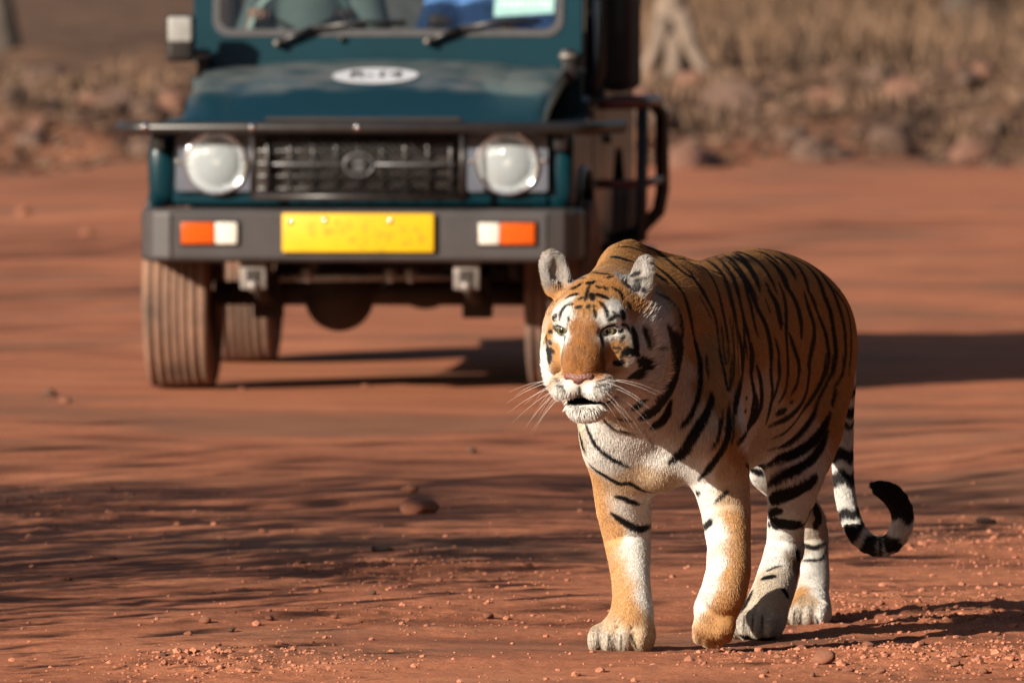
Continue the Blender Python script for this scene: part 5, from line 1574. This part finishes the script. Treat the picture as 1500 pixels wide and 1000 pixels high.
def litter(n_):
    r2 = np.random.default_rng(8)
    x = r2.uniform(-16, 18, n_); y = 78.5 + .25 * x + r2.random(n_) * 14; z = G(x, y) + .01
    c = np.stack([x, y, z], 1); a = r2.normal(0, 1, (n_, 3)); a /= np.linalg.norm(a, axis=1, keepdims=True); b = r2.normal(0, 1, (n_, 3)); b /= np.linalg.norm(b, axis=1, keepdims=True)
    s_ = r2.uniform(.03, .09, (n_, 1)); a[:, 2] *= .5; b[:, 2] *= .5
    V_ = np.stack([c - a * s_, c - b * s_ * .5 + (0, 0, .02), c + a * s_ + (0, 0, .02), c + b * s_ * .5], 1).reshape(-1, 3)
    return V_, (np.arange(n_)[:, None] * 4 + np.arange(4)).tolist()
V_, fs = litter(34000)
LEAFD = mat('dead_leaves', (0.105, 0.058, 0.034), .8, var=.6, scale=2.5)
tag(mesh_obj('leaf_litter', V_, fs, LEAFD), 'dead brown leaves strewn over the bank', 'leaves', kind='stuff')

# ---- trees
BARK = mat('grey_bark', (0.21, 0.165, 0.13), .9, var=.4, scale=6, bump=.8, bscale=14)
BARKD = mat('dark_bark', (0.060, 0.045, 0.036), .9, var=.4, scale=6, bump=.8, bscale=14)
def leaf_mat():
    m, N, L, B = node_mat('dry_season_leaf')
    oi = N.new('ShaderNodeNewGeometry'); rp = N.new('ShaderNodeValToRGB')
    rp.color_ramp.elements[0].color = (.05, .065, .02, 1); rp.color_ramp.elements[1].color = (.16, .12, .04, 1)
    L.new(oi.outputs['Random Per Island'], rp.inputs['Fac']); L.new(rp.outputs['Color'], B.inputs['Base Color'])
    B.inputs['Roughness'].default_value = .7
    return m
LEAF = leaf_mat()
def tree_parts(seed, height, r0, nleaf, spread=.5, bare=False, levels=4, leaf=.10, first=.25):
    r2 = random.Random(seed)
    tv, tf, bv, bf = [], [], [], []
    tips = []
    def seg(V_, F_, pts, rad, n_):
        base = len(V_)
        P = [Vector(p) for p in pts]
        for i, p in enumerate(P):
            t = (P[min(i + 1, len(P) - 1)] - P[max(i - 1, 0)]).normalized()
            a = t.cross(Vector((.31, .87, .12))).normalized(); b = t.cross(a)
            for j in range(n_):
                th = 6.283 * j / n_
                V_.append(tuple(p + (a * math.cos(th) + b * math.sin(th)) * rad[i]))
            if i:
                for j in range(n_):
                    F_.append((base + (i - 1) * n_ + j, base + (i - 1) * n_ + (j + 1) % n_, base + i * n_ + (j + 1) % n_, base + i * n_ + j))
    def branch(p, d, ln_, r, lev):
        n_ = 5; pts = [p]; rad = [r]; q = p
        for i in range(n_):
            d = (d + Vector((r2.gauss(0, .16), r2.gauss(0, .16), r2.gauss(.03, .10)))).normalized()
            q = q + d * ln_ / n_; pts.append(q); rad.append(r * (1 - .75 * (i + 1) / n_))
        seg(bv, bf, pts, rad, 6 if lev < 2 else 4)
        if lev >= 2: tips.extend(pts[2:])
        if lev < levels:
            for k in range(3 if lev < 2 else 3):
                i = r2.randint(2, n_); dd = (d + Vector((r2.gauss(0, spread * 1.4), r2.gauss(0, spread * 1.4), r2.gauss(.1, spread * .8)))).normalized()
                branch(pts[i], dd, ln_ * r2.uniform(.5, .75), rad[i] * .75, lev + 1)
    # trunk with flared root buttresses
    pts = []; rad = []; q = Vector((0, 0, -.1)); d = Vector((r2.gauss(0, .04), r2.gauss(0, .04), 1)).normalized(); hT = height * .5
    for i in range(9):
        pts.append(q.copy()); f_ = i / 8
        rad.append(r0 * (1 + 1.1 * math.exp(-f_ * 16)) * (1 - .45 * f_))
        q = q + d * (hT / 8); d = (d + Vector((r2.gauss(0, .05), r2.gauss(0, .05), .1))).normalized()
    seg(tv, tf, pts, rad, 14)
    for k in range(8):
        f_ = first + (1 - first) * k / 7; i = min(8, int(f_ * 8)); a = r2.uniform(0, 6.28)
        branch(pts[i], Vector((math.cos(a), math.sin(a), r2.uniform(.4, 1.1))).normalized(), height * r2.uniform(.25, .42), rad[i] * .6, 1)
    branch(pts[-1], Vector((0, 0, 1)), height * .42, rad[-1] * .9, 1)
    lv, lf = [], []
    if tips:
        for _ in range(nleaf):
            c = r2.choice(tips) + Vector((r2.gauss(0, .28), r2.gauss(0, .28), r2.gauss(0, .24)))
            a = Vector((r2.gauss(0, 1), r2.gauss(0, 1), r2.gauss(0, .6))).normalized(); b = a.cross(Vector((r2.gauss(0, 1), r2.gauss(0, 1), r2.gauss(0, 1)))).normalized()
            s_ = leaf * r2.uniform(.6, 1.4); k = len(lv)
            lv += [tuple(c - a * s_), tuple(c + b * s_ * .5), tuple(c + a * s_), tuple(c - b * s_ * .5)]; lf.append((k, k + 1, k + 2, k + 3))
    return (tv, tf), (bv, bf), (lv, lf)
def make_tree(seed, label, group, loc, bark, **kw):
    T, Bz, Lf = tree_parts(seed, **kw)
    root = empty('forest_tree', loc)
    tag(root, label, 'tree', group)
    mesh_obj('trunk', T[0], T[1], bark, root, True); mesh_obj('branches', Bz[0], Bz[1], bark, root, True)
    if Lf[0]: mesh_obj('crown', Lf[0], Lf[1], LEAF, root)
    return root
def copy_tree(o, loc, rz, sc, label=None):
    c = o.copy(); col.objects.link(c); c.location = loc; c.rotation_euler = (0, 0, rz); c.scale = (sc,) * 3
    if label: c['label'] = label
    for ch in o.children:
        k = ch.copy(); col.objects.link(k); k.parent = c
    return c
def gz(x, y): return float(G(np.array([x]), np.array([y]))[0])
# trees in the picture: their feet show behind the bank
p = W(985, 100, 90.0)
t1 = make_tree(41, 'pale grey tree trunk with spreading roots behind the stony bank', 'trees beyond the bank', (p[0], 90.0, gz(p[0], 90.0)), mat('brown_grey_bark', (0.15, 0.108, 0.082), .9, var=.4, scale=6, bump=.8, bscale=14), height=9, r0=.125, nleaf=2500, levels=3)
# surface roots running down to the right
for pts in ([(.05, -.1, .5), (.14, -.2, .26), (.24, -.3, .06), (.36, -.36, -.05)], [(-.06, -.1, .45), (-.15, -.2, .18), (-.28, -.3, -.03)], [(.0, -.12, .3), (.02, -.25, .08), (.03, -.4, -.04)]):
    tube('root', pts, .05, bpy.data.materials['brown_grey_bark'], t1, 8, rads=np.linspace(.085, .035, len(pts)))
for i, (u, d_, r_) in enumerate(((1432, 104, .20), (4, 98, .09), (1120, 112, .12), (640, 118, .15), (1290, 120, .13))):
    p = W(u, 50, d_)
    make_tree(60 + i, ('dark trunked tree standing in the dry grass', 'dark trunked tree standing on the bare ground beside the jeep', 'thin dark sapling in the dry grass', 'dark trunked tree hidden behind the jeep', 'slim dark tree far back in the dry grass', 'slim dark tree far back on the bare ground')[i], 'trees beyond the bank',
              (p[0], d_, gz(p[0], d_)), BARKD, height=9 + i % 3, r0=r_, nleaf=2500, levels=3)
# unseen trees: bare ones shade the road, leafy ones added to dim the sky
SX, SY = SUN_DIR.x, SUN_DIR.y
def up_light(q, s_):                     # q: across the light, s_: along it
    q = QT + (q - 20.7) * .91; s_ = s_ + 2.5
    return (-SY * q + SX * s_, SX * q + SY * s_)
QT = -SY * .2 + SX * 25.4
def light_coords(x, y):
    return 20.7 + (-SY * x + SX * y - QT) / .91, SX * x + SY * y - 2.5
shade = [make_tree(80 + i, 'bare branched tree on the sunny side of the road', 'trees shading the road', (*up_light(q, s_), 0), BARK, height=h_, r0=.14, nleaf=nl, levels=4, leaf=.10, first=.15)
         for i, (q, s_, h_, nl) in enumerate(((26.4, 1, 5.5, 2200), (28.4, -1, 6, 2400)))]
for i, (k, q, s_, sc) in enumerate(((0, 29.6, 2, .8), (1, 27.2, 4, .8), (0, 24.7, 5, .55), (1, 25.6, 3, .6), (1, 40, 6, 1.1), (0, 44, 12, 1.2), (1, 49, 12, 1.5), (1, 62, 24, 1.1), (0, 64.5, 27, 1.15), (0, 69, 22, 1.1))):
    x, y = up_light(q, s_)
    copy_tree(shade[k], (x, y, 0), i * 1.7, sc)
# leafless saplings and dry shrubs along the left verge: their shadows rake across the road
sap = make_tree(120, 'bare dry sapling on the sunny verge of the road', 'saplings on the sunny verge', (*up_light(24.2, 10), 0), BARKD, height=3.2, r0=.05, nleaf=320, levels=4, leaf=.06, first=.1, spread=.6)
for i, (q, s_, sc) in enumerate(((22.5, 9.0, .7), (23.1, 11.5, .6), (23.8, 9, 1.1), (24.6, 11.5, 1.2), (25.4, 9, 1.5), (26.2, 11, 1.3), (27, 9, 1.35), (28, 11.5, 1.2), (29, 10, 1.3), (30, 10.5, 1.2), (24.2, 13, .8), (25.8, 13.5, .9), (27.4, 13.5, 1.0), (23.4, 8, 1.2), (26.6, 7, 1.6), (28.6, 8, 1.6), (21.9, 10.8, .36), (21.2, 11.0, .28), (20.6, 10.8, .30), (20.1, 10.6, .30), (19.4, 10, .34), (18.7, 8.5, .5), (17.8, 6, .9))):
    x, y = up_light(q, s_)
    copy_tree(sap, (x, y, 0), i * 2.3, sc * 1.12)
big = make_tree(99, 'unseen leafy forest tree added to block sky light', 'added forest trees blocking sky light', (16, 20, 0), BARK, height=14, r0=.3, nleaf=9000, levels=3, leaf=.30)
rb = random.Random(21)
for i in range(46):
    a = i / 46 * 2 * math.pi; rad = rb.uniform(17, 26) * (1.15 if math.cos(a) > 0 else 1.0)
    x, y = math.cos(a) * rad + .5, math.sin(a) * rad * 1.5 + 30
    if y > 62 and abs(x) < 9 + .12 * (y - 60): continue
    if abs(x) < 3.5: continue
    q, s_ = light_coords(x, y)
    if (s_ < 16 and 8 < q < 42) or (s_ < 50 and 42 <= q < 76): continue                  # the open side the sun comes through
    copy_tree(big, (x, y, 0), rb.uniform(0, 6.28), rb.uniform(.85, 1.2))

for i in range(26):                      # more forest added behind the viewpoint and far side to cut sky fill
    if i < 12: x, y = -16 + i * 3.0 + rb.uniform(-1, 1), rb.uniform(-24, -12)
    else: x, y = rb.uniform(11, 17), 2 + (i - 12) * 4.2
    q, s_ = light_coords(x, y)
    if s_ < 16 and 8 < q < 42: continue
    copy_tree(big, (x, y, 0), rb.uniform(0, 6.28), rb.uniform(.8, 1.1), 'unseen leafy tree behind the viewpoint, added to block sky light' if i < 12 else 'unseen leafy tree along the road, added to block sky light')
